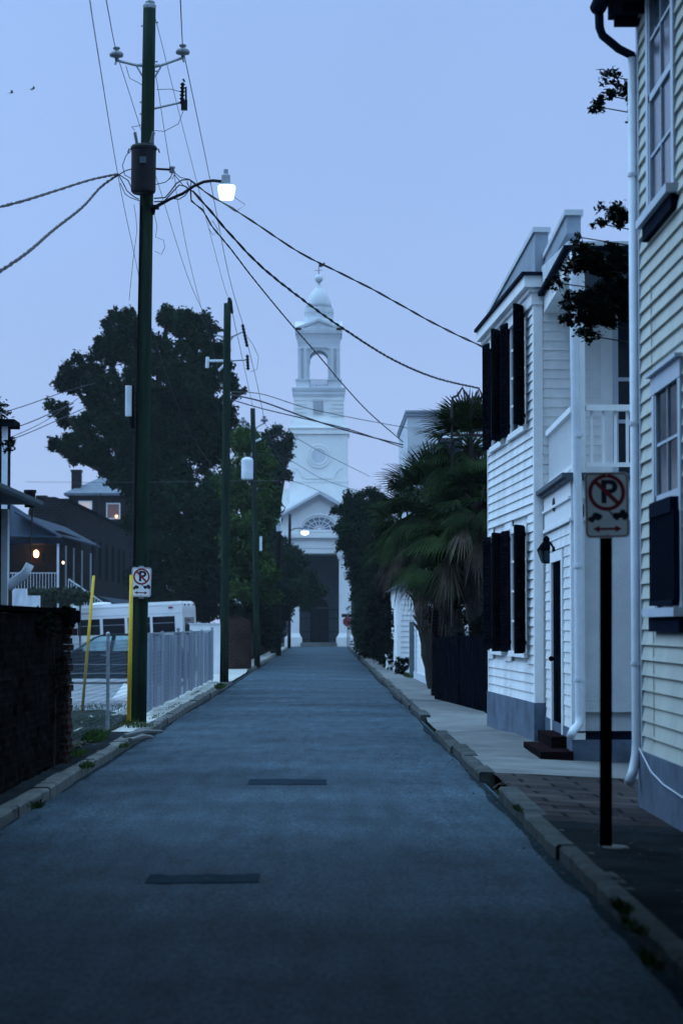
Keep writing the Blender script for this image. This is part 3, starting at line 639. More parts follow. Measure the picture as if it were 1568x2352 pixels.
mb.tube([q1(272,402,0),q1(290,392,-.1),q1(305,388,-.25)],.009,5); mb.tube([q1(272,400,0),q1(283,420,-.1),q1(292,438,-.1),q1(308,452,-.1),q1(320,458,-.05)],.009,5); mb.tube([q1(275,402,0),q1(295,415,-.1),q1(304,435,-.2),q1(318,448,-.1)],.009,5)
mb.tube([q1(277,421,0),q1(288,446,-.1),q1(300,454,-.1),q1(322,462,-.05)],.007,5)
mb.tube([q1(354,456,-.05),q1(380,454,-.1),q1(392,440,-.1),q1(405,422,-.1),q1(418,414,-.1),q1(435,412,-.1)],.011,5)
mb.tube([q1(354,464,-.05),q1(378,462,-.1),q1(398,440,-.1),q1(412,425,-.1),q1(425,428,-.1),q1(443,440,-.1)],.011,5)
mb.tube([q1(392,456,-.1),q1(412,458,-.1),q1(425,450,-.1),q1(436,436,-.1),q1(440,418,-.1),q1(432,412,-.1),q1(430,420,-.1),q1(440,440,-.1)],.009,5)
mb.tube([q1(400,396,-.1),q1(415,408,-.1),q1(436,412,-.1)],.006,4); mb.tube([q1(396,398,-.1),q1(391,410,-.1),q1(380,419,-.05),q1(358,424,0)],.007,4); mb.tube([q1(400,400,-.1),q1(420,425,-.1),q1(440,440,-.1)],.006,4)
mb.tube([q1(401,400,-.1),q1(396,412,-.1),q1(393,405,-.1),q1(388,412,-.1)],.006,4)
mb.build('connecting_wires',CABLE,p1)
# ------- second pole
Y2=62.0
def q2(px,py,dy=0.0): return P(px,py,Y2+dy)
p2=pole('utility_pole',q2(515,1574),q2(522.5,697),0.118,0.098,WOODP,'second wooden utility pole along the left pavement, beyond the end of the slatted fence')
mb=MB(); mb.lathe(q2(527,690),[(.03,-.1),(.06,-.05),(.04,0),(.06,.04),(.02,.08)],8); mb.tube([q2(529,690),q2(534,720)],[.05,.03],6); mb.build('pole_top_bracket',DARKM,p2)
for (xa,ya,xb,yb) in ((516,774,487,768),(528,776,559,762)):
    mb=MB(); a=q2(xa,ya); b=q2(xb,yb); mb.tube([a,b],.022,6); mb.tube([q2(xa,ya+9),a.lerp(b,.3)],.014,5); mb.build('insulator_arm',GALV,p2)
bells(p2,q2(493,786),q2(481,742),.05,6,DARKM,'line_insulator'); bells(p2,q2(568,797),q2(557,745),.06,7,DARKM,'line_insulator')
mb=MB(); mb.tube([q2(528,829),q2(566,827)],.02,6); mb.build('cutout_bracket',GALV,p2); bells(p2,q2(570,850),q2(568,815),.06,5,DARKM,'fuse_cutout')
mb=MB(); mb.tube([q2(514,829),q2(480,829)],.035,6); mb.tube([q2(476,845),q2(477,820)],.05,6); mb.tube([q2(502,852),q2(515,838)],.035,6); mb.build('pale_bracket',PALEM,p2)
mb=MB(); mb.tube([q2(558,760),q2(580,790),q2(594,820),q2(590,848),q2(575,855)],.006,4); mb.build('connecting_wires',WIRE,p2)
ATT['L2']=q2(480,742); ATT['R2']=q2(557,742); ATT['T2']=q2(527,688); ATT['N2']=q2(516,905); ATT['C2']=q2(514,1108)
# ------- third pole
Y3=88.0
def q3(px,py,dy=0.0): return P(px,py,Y3+dy)
p3=pole('utility_pole',q3(591,1534),q3(580.5,938),0.118,0.092,WOODP,'third wooden utility pole, carrying a pale grey transformer, in front of the dark brick wall')
for (xa,xb,yb) in ((577,558,975),(584,607,972)):
    mb=MB(); a=q3(xa,985); b=q3(xb,yb); mb.tube([a,b],.025,6); mb.tube([b,b+Vector((0,0,.08))],.02,5); mb.build('insulator_arm',GALV,p3); insulator(p3,b+Vector((0,0,.12)),1.3)
mb=MB(); c0=q3(568,1101,-.2); c1=q3(568,1053,-.2); rT=13.5*Y3/FD; h=(c1-c0).length; mb.lathe(c0,[(rT*.9,0),(rT,.03),(rT,h-.06),(rT*.85,h),(rT*.3,h+.05)],18); t3=mb.build('transformer',PALEM,p3)
bells(t3,q3(563,1052,-.2),q3(561,1040,-.2),.05,3); bells(t3,q3(577,1052,-.2),q3(578,1040,-.2),.05,3)
mb=MB(); mb.tube([q3(583,1015),q3(600,1008)],.04,6); mb.build('small_bracket',PALEM,p3)
mb=MB(); mb.tube([q3(599,1265,-.1),q3(599,1232,-.1)],.05,8); mb.build('pale_cable_guard',PALEM,p3)
ATT['R3']=q3(607,966); ATT['L3']=q3(558,968); ATT['T3']=q3(580,932); ATT['N3']=q3(582,1010)
# ------- fourth
Y4=118.0
p4=pole('utility_pole',(P(640,1437,Y4).x,Y4,0.1),P(640.5,1100,Y4),0.13,0.11,WOODD,'thin dark far utility pole with a short crossarm, standing against the church pediment')
mb=MB(); mb.tube([P(625,1098,Y4),P(673,1104,Y4)],.045,6); mb.build('crossarm',WOODD,p4); mb=MB(); mb.tube([P(640,1188,Y4-.15),P(641,1220,Y4-.15)],.14,8); mb.build('pale_equipment_box',PALEM,p4)
mb=MB(); mb.tube([P(644,1160,Y4),P(655,1165,Y4),P(652,1172,Y4),P(646,1178,Y4)],.03,5); mb.build('bracket',WOODD,p4)
Y5=158.0
p5=pole('utility_pole',(P(664,1437,Y5).x,Y5,0.1),P(665.5,1180,Y5),0.12,0.10,DARKM,'farthest grey pole just before the church, carrying the warm lamp')
l5=thing('street_lamp',tuple(P(666,1216,Y5)),'small lit street lamp glowing warm white in front of the church fan window','street lamp')
mb=MB(); mb.tube([P(666,1220,Y5),P(676,1214,Y5),P(688,1213,Y5),P(698,1215,Y5)],.035,6); mb.build('arm',DARKM,l5); mb=MB(); mb.ball(P(700,1223,Y5),.27,14,8,.72); mb.build('lamp_globe',emit('warm_lamp_glow',(1.0,.93,.78),2.5),l5,smooth=True)
mb=MB(); mb.lathe(P(700,1219,Y5),[(.27,-.03),(.2,.06),(.08,.12)],12); mb.build('lamp_housing',GALV,l5)
# ------------------------------------------------------------------ WIRES
def wire(name,pts,r,label,m=WIRE,grp='overhead wires',seg=10,twist=0.0,n=5):
    """pts: world points; smooth curve through them"""
    Q=[Vector(p) for p in pts]; o=[]
    for i in range(len(Q)-1):
        a=Q[max(i-1,0)]; b=Q[i]; c=Q[i+1]; d=Q[min(i+2,len(Q)-1)]
        for k in range(seg):
            t=k/seg; o.append(0.5*((2*b)+(c-a)*t+(2*a-5*b+4*c-d)*t*t+(3*b-a-3*c+d)*t**3))
    o.append(Q[-1]); mb=MB()
    if twist:
        L=[0]
        for a,b in zip(o[:-1],o[1:]): L.append(L[-1]+(b-a).length)
        dense=[];N=int(L[-1]/0.18)
        for i in range(N+1):
            s=L[-1]*i/N; j=max(0,min(len(L)-2,int(np.searchsorted(L,s))-1)); t=(s-L[j])/max(1e-6,L[j+1]-L[j]); dense.append((o[j].lerp(o[j+1],t),s))
        for ph in (0,math.pi*.9):
            mb.tube([p+Vector((0.3*math.cos(s*2*math.pi/twist+ph),0.3*math.sin(s*2*math.pi/twist+ph),math.sin(s*2*math.pi/twist+ph)))*r*1.0 for p,s in dense],r*.72,n)
    else: mb.tube(o,r,n)
    return tag(mb.build(name,m,origin=Q[0]),label,'wire',grp)
def D(*l): return [P(x,y,Y) for (x,y,Y) in l]
wire('power_line',D((203,-30,20),(222,100,23.5),(271,400,36),(305,566,44),(350,760,50),(430,980,57))+[ATT['C2']],.0055,'thin telephone line far left of the near pole, running down past the transformer')
wire('power_line',D((238,-40,22),(250,30,28))+[ATT['L1']]+D((300,222,42),(361,414,51),(433,640,58))+[ATT['L2']],.0065,'power line resting on the left arm insulator of the near pole')
wire('power_line',D((336,-40,20))+[ATT['T1']]+D((361,57,38),(432,340,49),(510,640,59))+[ATT['T2']],.0055,'power line over the very top of the near pole to the second pole')
wire('power_line',D((413,-40,24))+[ATT['R1']]+D((426,139,37),(480,400,48),(525,630,57))+[ATT['R2']],.0075,'power line resting on the right arm insulator of the near pole')
wire('power_line',D((359,176,36.4),(391,381,36.3))+[ATT['S1']]+D((410,470,42),(445,640,52))+[ATT['N2']],.005,'thin neutral wire dropping past the spool bracket beside the lamp arm')
wire('power_line',[ATT['R2']]+D((590,880,75))+[ATT['R3']],.009,'thin power line between right arms of the second and third poles')
wire('power_line',[ATT['T2']]+D((556,820,75))+[ATT['T3']],.009,'thin power line between the tops of the second and third poles')
wire('power_line',[ATT['R3']]+D((640,1050,105))+[P(672,1102,Y4)],.010,'short far power line from the third pole to the crossarm before the church')
SV='twisted service cables from the near pole'
wire('service_cable',D((-20,481,25),(60,460,27),(130,438,30),(210,413,33),(271,400,36.2)),.015,'upper of two twisted cables running left from the transformer',CABLE,SV,twist=.5)
wire('service_cable',D((-20,637,25),(60,583,27),(123,529,30),(190,476,33),(232,430,35),(271,402,36.2)),.018,'lower, thicker twisted cable sagging to the left of the transformer',CABLE,SV,twist=.6)
k=P(1108,797,37.5)
wire('service_cable',D((436,413,36.2),(487,452,36),(541,483,36),(643,551,36),(700,587,36),(850,662,36.3),(1000,745,37))+[k],.013,'uppermost twisted cable from the lamp pole to the cornice of the white house',CABLE,SV,twist=.7)
wire('service_cable',D((443,439,36.2),(480,480,36.5),(521,529,37),(600,612,38),(700,692,40),(790,756,42),(900,825,46),(1000,868,50),(1100,892,54)),.018,'middle, thickest twisted cable crossing in front of the church dome towards the palms',CABLE,SV,twist=.7)
wire('service_cable',D((438,437,36.2),(440,462,36.3),(465,482,36.6),(488,521,37),(530,572,38),(582,640,40),(660,735,44),(730,815,48),(790,886,52),(850,950,58),(925,1015,64)),.013,'lowest twisted cable crossing the bell tower steeply towards the palms',CABLE,SV,twist=.7)
FW='far cables crossing the street before the church tower'
wire('far_cable',[q2(522,900)]+D((600,905,66),(700,936,68),(800,958,72),(935,983,78)),.012,'upper of the thin far cables across the tower',WIRE,FW)
wire('far_cable',[q2(522,905)]+D((600,922,66),(700,958,68),(800,990,70),(925,1022,74)),.022,'thickest far cable crossing just under the tower louvre',WIRE,FW)
wire('far_cable',[q2(522,915)]+D((600,938,66),(700,962,68),(800,986,70),(925,1028,74)),.016,'doubled far cable just below the thickest one',WIRE,FW)
wire('far_cable',[ATT['N3']]+D((660,1000,90),(740,1040,92),(850,1095,96)),.011,'thin far cable crossing just above the round tower opening',WIRE,FW)
wire('far_cable',[q3(584,1040)]+D((660,1055,90),(740,1100,92),(830,1130,96)),.010,'thin far cable crossing just below the round tower opening',WIRE,FW)
wire('far_cable',[P(672,1104,Y4)]+D((720,1122,120),(760,1142,122),(800,1170,125)),.013,'thin far cable over the apex of the church pediment',WIRE,FW)
LW_='cables at the left edge above the brick buildings'
wire('side_cable',D((-20,957,60),(70,928,62),(140,903,64),(220,880,66)),.012,'topmost of the cables running from the left edge into the big tree',WIRE,LW_)
wire('side_cable',D((16,989,58),(70,970,60),(116,950,62),(170,926,64)),.014,'middle side cable rising to the big tree',WIRE,LW_)
wire('side_cable',D((16,1008,58),(70,985,60),(116,960,62),(180,915,66)),.009,'thinnest side cable crossing the middle one',WIRE,LW_)
wire('side_cable',D((22,1011,58),(70,993,60),(140,962,64),(200,935,66)),.012,'lowest of the cables at the left edge',WIRE,LW_)
wire('side_cable',D((60,1107,70),(300,1108,66))+[q2(513,1105)]+D((640,1104,78)),.006,'very thin level cable passing behind the near pole to the second pole',WIRE,LW_)
# spacer frames on two service cables
for (pts,lab) in (([(512,462),(530,448),(563,470),(541,487),(512,466)],'wire spacer loop on the cable just below the lamp globe'),([(481,518),(488,507),(501,528),(489,540),(480,526)],'wire spacer loop on the cable left of and below the lamp')):
    mb=MB(); mb.tube([q1(x,y,0) for x,y in pts],.005,4); tag(mb.build('cable_loop',CABLE,origin=q1(*pts[0])),lab,'cable loop','loops on the service cables')
# ================================================================== SIGNS
def text_mesh(body,size,m,parent,loc_fn,name='lettering',bold=0.0,sx=1.0):
    cu=bpy.data.curves.new('t','FONT'); cu.body=body; cu.size=size; cu.align_x='CENTER'; cu.align_y='CENTER'; cu.offset=bold; cu.extrude=0.0005
    ob=bpy.data.objects.new('t',cu); COL.objects.link(ob); dg=bpy.context.evaluated_depsgraph_get(); me=bpy.data.meshes.new_from_object(ob.evaluated_get(dg))
    bpy.data.objects.remove(ob)
    O=Vector(parent['_o'])
    for v in me.vertices: v.co=loc_fn(v.co.x*sx,v.co.y,v.co.z)-O
    me.materials.clear(); me.materials.append(m); o=bpy.data.objects.new(name,me); COL.objects.link(o); o.parent=parent; o['_o']=parent['_o']; return o
def parking_sign(parent_thing,c,yaw,roll,border):
    """c centre of panel; faces -y; 0.305 x 0.457"""
    W,H=.305,.457; th=Vector((math.cos(yaw),math.sin(yaw),0)); up=Vector((0,0,1)); cr,sr=math.cos(roll),math.sin(roll)
    ax=th*cr+up*sr; az=up*cr-th*sr; nrm=Vector((th.y,-th.x,0))
    c=Vector(c)
    def at(x,z,d=0): return c+ax*x+az*z+nrm*d
    def rr(w,h,r,n=5):
        o=[]
        for (sx,sz,a0) in ((1,1,0),(-1,1,90),(-1,-1,180),(1,-1,270)):
            for i in range(n+1):
                a=R(a0+90*i/n); o.append((sx*(w/2-r)+r*math.cos(a),sz*(h/2-r)+r*math.sin(a)))
        return o
    mb=MB(); o=rr(W,H,.035); mb.hexa([at(x,z,0) for x,z in o],[at(x,z,.003) for x,z in o]); pn=mb.build('panel',SIGNW,parent_thing)
    mb=MB(); o1=rr(W-.014,H-.014,.030); o2=rr(W-.030,H-.030,.024); n=len(o1)
    for i in range(n):
        j=(i+1)%n; mb.poly([at(*o1[i],.0045),at(*o1[j],.0045),at(*o2[j],.0045),at(*o2[i],.0045)])
    mb.build('red_border',border,pn)
    cc=(0,.087); ro,ri=.128,.102; mb=MB(); n=40
    for i in range(n):
        a,b=2*math.pi*i/n,2*math.pi*(i+1)/n
        mb.poly([at(cc[0]+ro*math.cos(a),cc[1]+ro*math.sin(a),.0065),at(cc[0]+ro*math.cos(b),cc[1]+ro*math.sin(b),.0065),at(cc[0]+ri*math.cos(b),cc[1]+ri*math.sin(b),.0065),at(cc[0]+ri*math.cos(a),cc[1]+ri*math.sin(a),.0065)])
    d=Vector((1,-1)).normalized(); nn=Vector((1,1)).normalized(); L=.106; h=.0145
    mb.poly([at(cc[0]+d.x*s*L+nn.x*t*h,cc[1]+d.y*s*L+nn.y*t*h,.0075) for s,t in ((-1,-1),(1,-1),(1,1),(-1,1))])
    mb.build('prohibition_ring',SIGNR,pn)
    text_mesh('P',.222,SIGNB,pn,lambda x,y,z:at(cc[0]+x+.012,cc[1]+y-.002,.005+z),'letter',bold=.006,sx=1.05)
    # tow truck and towed car pictogram
    mb=MB()
    def pg(l,dx,dz,s=1.12): mb.poly([at(dx+x*s,dz+z*s,.005) for x,z in l])
    pg([(-.045,-.012),(.01,.012),(.035,.012),(.048,.0),(.04,-.018),(-.04,-.034)],-.085,-.075)
    pg([(-.02,.004),(-.005,.024),(.022,.022),(.032,.008)],-.085,-.078)
    pg([(-.046,-.018),(-.046,.012),(-.02,.016),(.05,.016),(.055,-.018)],.088,-.072)
    pg([(.0,.014),(.004,.034),(.03,.034),(.04,.014)],.088,-.072)
    pg([(-.046,.010),(-.075,.046),(-.082,.044),(-.050,.0)],.088,-.072)
    for (x,z) in ((-.105,-.105),(-.062,-.092),(.065,-.092),(.120,-.092)):
        mb.poly([at(x+.016*math.cos(2*math.pi*i/12),z+.016*math.sin(2*math.pi*i/12),.0055) for i in range(12)])
    mb.build('tow_away_symbol',SIGNB,pn)
    mb=MB(); z=-.166
    mb.poly([at(-.055,z-.008,.005),(at(.055,z-.008,.005)),at(.055,z+.008,.005),at(-.055,z+.008,.005)])
    for s in (-1,1): mb.poly([at(s*.1,z,.005),at(s*.055,z-.024,.005),at(s*.055,z+.024,.005)])
    mb.build('double_arrow',SIGNR,pn)
    mb=MB()
    for z in (.205,-.205): mb.ball(at(0,z,.006),.007,8,4)
    mb.build('bolts',GALV,pn)
    return at
SB=G(1390,1962,.05); SY=SB.y
s1=thing('parking_sign',tuple(SB),'no parking sign on a black post in front of the white house','sign','no parking signs')
parking_sign(s1,P(1392.5,1160,SY-.05),R(-2),R(1.0),SIGNR)
mb=MB(); w_=.042; x=SB.x
t0=P(1391,1215,SY); 
for (a,b,c,d) in ((-w_,-w_*.62,-.004,.004),(w_*.62,w_,-.004,.004),(-w_*.62,-w_*.5,0.0,.030),(w_*.5,w_*.62,0.0,.030),(-w_*.5,w_*.5,.026,.032)): mb.hexa([(x+a,SY+c,0.0),(x+b,SY+c,0.0),(x+b,SY+d,0.0),(x+a,SY+d,0.0)],[(t0.x+a,SY+c,t0.z+.3),(t0.x+b,SY+c,t0.z+.3),(t0.x+b,SY+d,t0.z+.3),(t0.x+a,SY+d,t0.z+.3)])
mb.build('post',BLACK,s1)
mb=MB(); rr=random.Random(5); mb.lathe((x,SY,.0),[(.17,0),(.165,.095),(.15,.105),(.10,.108)],14); mb.build('concrete_footing',CONC2,s1)
s2=thing('parking_sign',tuple(q1(324,1337,-.2)),'smaller-looking no parking sign fixed to the near utility pole above the white bus','sign','no parking signs')
parking_sign(s2,q1(325,1337,-.20),R(3),R(-1.5),mat('faded_border',(.30,.12,.16)))
mb=MB(); mb.box(*[v for pr in zip(q1(319,1375,-.18),q1(331,1300,-.11)) for v in sorted(pr)]); mb.build('mounting_strap',GALV,s2)
# stop sign
ss=P(799,1492,157.0); st=thing('stop_sign',(ss.x,157,.1),'small distant red octagonal stop sign with a street name blade above, before the church','sign')
c=P(797.8,1428,156.9); mb=MB(); oc=[(c.x+.34*math.cos(R(22.5+45*i)),c.z+.34*math.sin(R(22.5+45*i))) for i in range(8)]
mb.hexa([(a,156.90,b) for a,b in oc],[(a,156.93,b) for a,b in oc]); pn=mb.build('panel',mat('stop_red',(.22,.03,.05)),st)
text_mesh('STOP',.19,SIGNW,pn,lambda x,y,z:Vector((c.x+x,156.885,c.z+y)),'lettering',sx=.8)
mb=MB(); mb.tube([(ss.x-.03,157,.05),(ss.x-.03,157,P(798,1405,157).z)],.04,6); mb.tube([(ss.x+.10,157,.05),(ss.x+.10,157,c.z)],.03,6); mb.build('post',GALV,st)
mb=MB(); a=P(784,1417.5,157); b=P(809,1410,157); mb.box(a.x,b.x,156.97,157.0,a.z,b.z); mb.build('name_blade',DARKM,st)
mb=MB(); a=P(794,1402,157); b=P(801,1395,157); mb.box(a.x,b.x,156.98,157.0,a.z,b.z); mb.build('small_plate',GALV,st)
# ================================================================== GUY GUARDS (yellow)
for (a,b,Y,lab) in (((296,1681),(302.5,1320),35.6,'bright yellow cable guard leaning right against the near utility pole'),((189,1640),(216,1322),42.0,'thin yellow cable guard leaning in the lot behind the chain-link fence')):
    mb=MB(); p0=P(a[0],a[1],Y); p1_=P(b[0],b[1],Y); mb.tube([p0,p0.lerp(p1_,.5),p1_],[.034,.032,.028] if Y<40 else [.028,.028,.026],10)
    mb.v=mb.v; t=thing('cable_guard',tuple(p0),lab,'cable guard','yellow plastic cable guards'); mb.build('sleeve',YEL,t,smooth=True)
    mb=MB(); mb.tube([p1_,p1_+(p1_-p0)*.9] if Y<40 else [p1_,p1_+(p1_-p0)*.6],.006,4); mb.build('guy_wire',WIRE,t); mb=MB(); mb.tube([p0+Vector((0,0,-.25)),p0],.012,5); mb.build('anchor_rod',WIRE,t)
# ================================================================== BIRDS
for (px,py,ang,lab) in ((27,214,15,'tiny dark bird flying low at the far left of the sky'),(77,205,35,'tiny dark bird with raised wing flying just right of the other')):
    c=P(px,py,100); t=thing('bird',tuple(c),lab,'bird','pair of birds in the sky'); mb=MB()
    s=.15; ax=Vector((math.cos(R(ang)),.2,math.sin(R(ang))))
    mb.tube([c-ax*s*.7,c-ax*s*.3,c+ax*s*.2,c+ax*s*.6,c+ax*s*.8],[.004,.018,.022,.012,.002],6)
    for w_ in (Vector((.1,.5,1.0)),Vector((-.9,-.5,-.15))):
        w_=w_.normalized(); mb.hexa([c-ax*.04,c+ax*.06,c+w_*.12+ax*.05],[c-ax*.04+Vector((0,.004,.004)),c+ax*.06+Vector((0,.004,.004)),c+w_*.17+Vector((0,.0,.002))])
        mb.hexa([c+w_*.05-ax*.03,c+w_*.05+ax*.05,c+w_*.2-ax*.06],[c+w_*.05-ax*.03+Vector((0,.004,.003)),c+w_*.05+ax*.05+Vector((0,.004,.003)),c+w_*.2-ax*.06+Vector((0,.004,.003))])
    o=mb.build('body',BLACK,t)
# ================================================================== WHITE HOUSE (right)
def corner_trim(W,mb,u0,u1,z0,z1,d=.03): W.box(mb,u0,u1,z0,z1,-.02,d)
def white_house():
    A=(2.82,30.9); B=(2.59,36.55); h=thing('white_house',(2.8,31,0.05),'white clapboard two-storey house with black shutters and an upstairs porch','house')
    st=Wall(A,B,(-1,0)); so=Wall(A,(9.5,30.9+.2),(0,-1)); L=st.L
    zt=P(1219,655,30.9).z
    # core box
    mb=MB(); mb.hexa([(2.84,30.93,0),(9.5,31.1,0),(9.3,36.7,0),(2.61,36.5,0)],[(2.84,30.93,zt),(9.5,31.1,zt),(9.3,36.7,zt),(2.61,36.5,zt)]); mb.build('core_wall',WHITE,h)
    zp=.60
    def uz(px,py): return st.uv(px,py)
    # openings
    un0=uz(1211,900)[0]; uf0=uz(1176,900)[0]; un1=uz(1158,900)[0]; uf1=uz(1133,900)[0]
    wins=[]
    for (a,b) in ((un0,uf0),(un1,uf1)):
        for (z0,z1) in ((4.40,6.02),(1.27,2.98)): wins.append((min(a,b),max(a,b),z0,z1))
    holes=[(a-.05,b+.05,z0-.06,z1+.06) for a,b,z0,z1 in wins]
    mb=MB(); st.siding(mb,.09,L-.07,zp,zt-.02,.128,.030,holes); mb.build('street_siding',WHITE,h)
    mb=MB(); so.siding(mb,.09,6.5,zp,zt-.02,.128,.022,[(1.0,1.95,3.45,5.75)],random.Random(8)); mb.build('side_siding',WHITE,h)
    mb=MB(); corner_trim(st,mb,-.031,.09,zp,zt,.032); corner_trim(so,mb,0.0,.09,zp,zt,.030); mb.build('corner_board',WHITE2,h); mb=MB(); corner_trim(st,mb,L-.07,L,zp,zt,.03); mb.build('corner_board',WHITE2,h)
    mb=MB(); st.box(mb,-.04,L+.02,-.05,zp,-.05,.045); so.box(mb,.0,6.5,-.05,zp,-.05,.045); mb.build('plinth',PLINTH,h)
    for i,(a,b,z0,z1) in enumerate(wins):
        mb=MB(); 
        for (u0,u1,q0,q1_) in ((a-.05,a+.04,z0-.05,z1+.08),(b-.04,b+.05,z0-.05,z1+.08),(a+.04,b-.04,z1-.02,z1+.08)): st.box(mb,u0,u1,q0,q1_,-.02,.035)
        st.box(mb,a-.1,b+.1,z0-.08,z0-.0,-.02,.075)
        f=mb.build('window',WHITE2,h)
        mb=MB(); st.box(mb,a+.04,b-.04,z0,z1-.02,.0,.012); mb.build('pane',GLASS,f)
        mb=MB(); st.box(mb,(a+b)/2-.015,(a+b)/2+.015,z0,z1-.02,.012,.025); 
        for k in (1,2,3): st.box(mb,a+.04,b-.04,z0+(z1-z0)*k/4-.015,z0+(z1-z0)*k/4+.015,.012,.024)
        mb.build('muntins',WHITE2,f)
        # shutters (hinged, standing off the wall)
        for side,ang in ((0,27),(1,10)):
            hu=a if side==0 else b; s=-1 if side==0 else 1; wS=.37; z0s,z1s=z0-.02,z1+.02
            ca,sa=math.cos(R(ang)),math.sin(R(ang))
            def sp(t,z,n): # t along shutter, n normal offset
                return st.p(hu+s*(t*ca) - s*n*sa*0, z, .045+t*sa+n)
            sm=MB()
            def bx(t0,t1,q0,q1_,n0,n1): sm.hexa([sp(t0,q0,n0),sp(t1,q0,n0),sp(t1,q0,n1),sp(t0,q0,n1)],[sp(t0,q1_,n0),sp(t1,q1_,n0),sp(t1,q1_,n1),sp(t0,q1_,n1)])
            bx(0,.05,z0s,z1s,0,.03); bx(wS-.05,wS,z0s,z1s,0,.03)
            for zz in (z0s,(z0s+z1s)/2-.04,z1s-.07): bx(.05,wS-.05,zz,zz+.08,.0,.03)
            zz=z0s+.10
            while zz<z1s-.08:
                sm.hexa([sp(.05,zz,.0),sp(wS-.05,zz,.0),sp(wS-.05,zz+.028,.034),sp(.05,zz+.028,.034)],[sp(.05,zz+.008,.0),sp(wS-.05,zz+.008,.0),sp(wS-.05,zz+.036,.034),sp(.05,zz+.036,.034)]); zz+=.052
            sm.poly([sp(.05,z0s+.05,.014),sp(wS-.05,z0s+.05,.014),sp(wS-.05,z1s-.05,.014),sp(.05,z1s-.05,.014)])
            so_=sm.build('shutter',SHUT,h)
            hg=MB()
            for zz in (z0s+.12,z1s-.14): hg.hexa([st.p(hu-.02,zz,.03),st.p(hu+.02,zz,.03),st.p(hu+.02,zz,.06),st.p(hu-.02,zz,.06)],[st.p(hu-.02,zz+.05,.03),st.p(hu+.02,zz+.05,.03),st.p(hu+.02,zz+.05,.06),st.p(hu-.02,zz+.05,.06)])
            hg.build('hinge',BLACK,so_)
    # boxed cornice with return
    ov=.20; z0=P(1203,658,30.7).z; z1=P(1200,627,30.7).z
    def ring(W0,d0,W1,d1,a,b): pass
    mb=MB()
    def cbox(d0,d1,za,zb,e=0.0): # runs along street and returns on the south side
        st.box(mb,-d1-.0,L+.22,za,zb,d0,d1); so.box(mb,.0-0.0,.10,za,zb,d0,d1)
    cbox(-.02,.06,z0-.22,z0-.06); cbox(-.02,.10,z0-.06,z0+.001); cbox(-.02,ov-.03,z0,z1-.03)
    mb.build('cornice',WHITE2,h)
    mb=MB(); st.box(mb,-ov-.02,L+.24,z1-.03,z1+.015,-.02,ov+.01); so.box(mb,0,.14,z1-.03,z1+.015,-.02,ov+.01); mb.build('cornice_flashing',DARKBLUE,h)
    # raked parapets
    def parapet(W,u0,zlo0,u1,ztop,d,thk,nm):
        mb=MB(); zb=z1+.02
        mb.hexa([W.p(u0,zb,d),W.p(u1,zb,d),W.p(u1,zb,d-thk),W.p(u0,zb,d-thk)],[W.p(u0,ztop,d),W.p(u1,zlo0,d),W.p(u1,zlo0,d-thk),W.p(u0,ztop,d-thk)]); p=mb.build('parapet',ROOFW,h)
        mb=MB(); e=.028; t=.065
        mb.hexa([W.p(u0-.04,ztop,d+e),W.p(u1,zlo0,d+e),W.p(u1,zlo0,d-thk-e),W.p(u0-.04,ztop,d-thk-e)],[W.p(u0-.04,ztop+t,d+e),W.p(u1,zlo0+t,d+e),W.p(u1,zlo0+t,d-thk-e),W.p(u0-.04,ztop+t,d-thk-e)]); mb.build('coping',GREYW,p)
    parapet(st,.02,P(1111,724,36.5).z,L+.05,P(1234,533,30.9).z,.0,.18,'a')
    # ---- porch
    PA=(2.90,27.05); PB=(2.95,30.85); ps=Wall(PA,PB,(-1,0)); pf=Wall(PA,(9.0,27.05),(0,-1)); Lp=ps.L
    zpt=P(1300,574,27).z; zpb=P(1300,617,27).z
    zd0,zd1=ps.uv(1275,1684)[1],ps.uv(1283,1289)[1]; ud0=ps.uv(1294.5,1500)[0]; ud1=ps.uv(1272,1500)[0]
    z_fl=3.33
    mb=MB(); mb.hexa([(2.93,27.1,0),(9,27.1,0),(9,30.8,0),(2.97,30.8,0)],[(2.93,27.1,z_fl),(9,27.1,z_fl),(9,30.8,z_fl),(2.97,30.8,z_fl)]); mb.build('porch_core',GREYW,h)
    mb=MB(); ps.siding(mb,.12,Lp,.42,2.84,.128,.02,[(ud0-.16,ud1+.16,-1,zd1+.14)],random.Random(4)); mb.build('porch_siding',WHITE,h)
    mb=MB(); ps.box(mb,-.03,.12,.30,3.05,-.02,.03); pf.box(mb,-.0,.13,.30,3.05,-.02,.028); mb.build('corner_board',WHITE2,h)
    mb=MB(); pf.box(mb,.13,6,.62,2.92,-.02,.006); mb.build('smooth_panel',GREYW,h)
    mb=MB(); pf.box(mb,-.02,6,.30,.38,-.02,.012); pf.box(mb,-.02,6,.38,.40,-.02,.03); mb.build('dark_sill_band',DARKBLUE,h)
    mb=MB(); pf.box(mb,-.02,6,-.1,.30,-.03,.02); ps.box(mb,-.02,Lp,-.1,.42,-.03,.028); mb.build('plinth',PLINTH,h)
    # frieze + pent
    mb=MB()
    for W,u0,u1 in ((ps,-.06,Lp),(pf,.0,6)):
        W.box(mb,u0,u1,2.86,2.90,-.02,.05); W.box(mb,u0,u1,2.90,3.12,-.02,.028); W.box(mb,u0,u1,3.12,3.15,-.02,.06); W.box(mb,u0,u1,3.15,3.33,-.02,.035)
    mb.build('frieze',WHITE2,h)
    mb=MB()
    for W,u0,u1,uu in ((ps,-.14,Lp,1),(pf,-.0,6,0)): W.box(mb,u0,u1,3.33,3.37,-.02,.09); W.box(mb,u0,u1,3.37,3.42,-.02,.14)
    mb.build('porch_floor_edge',mat('lead_flashing',(.07,.09,.12),rough=.7),h)
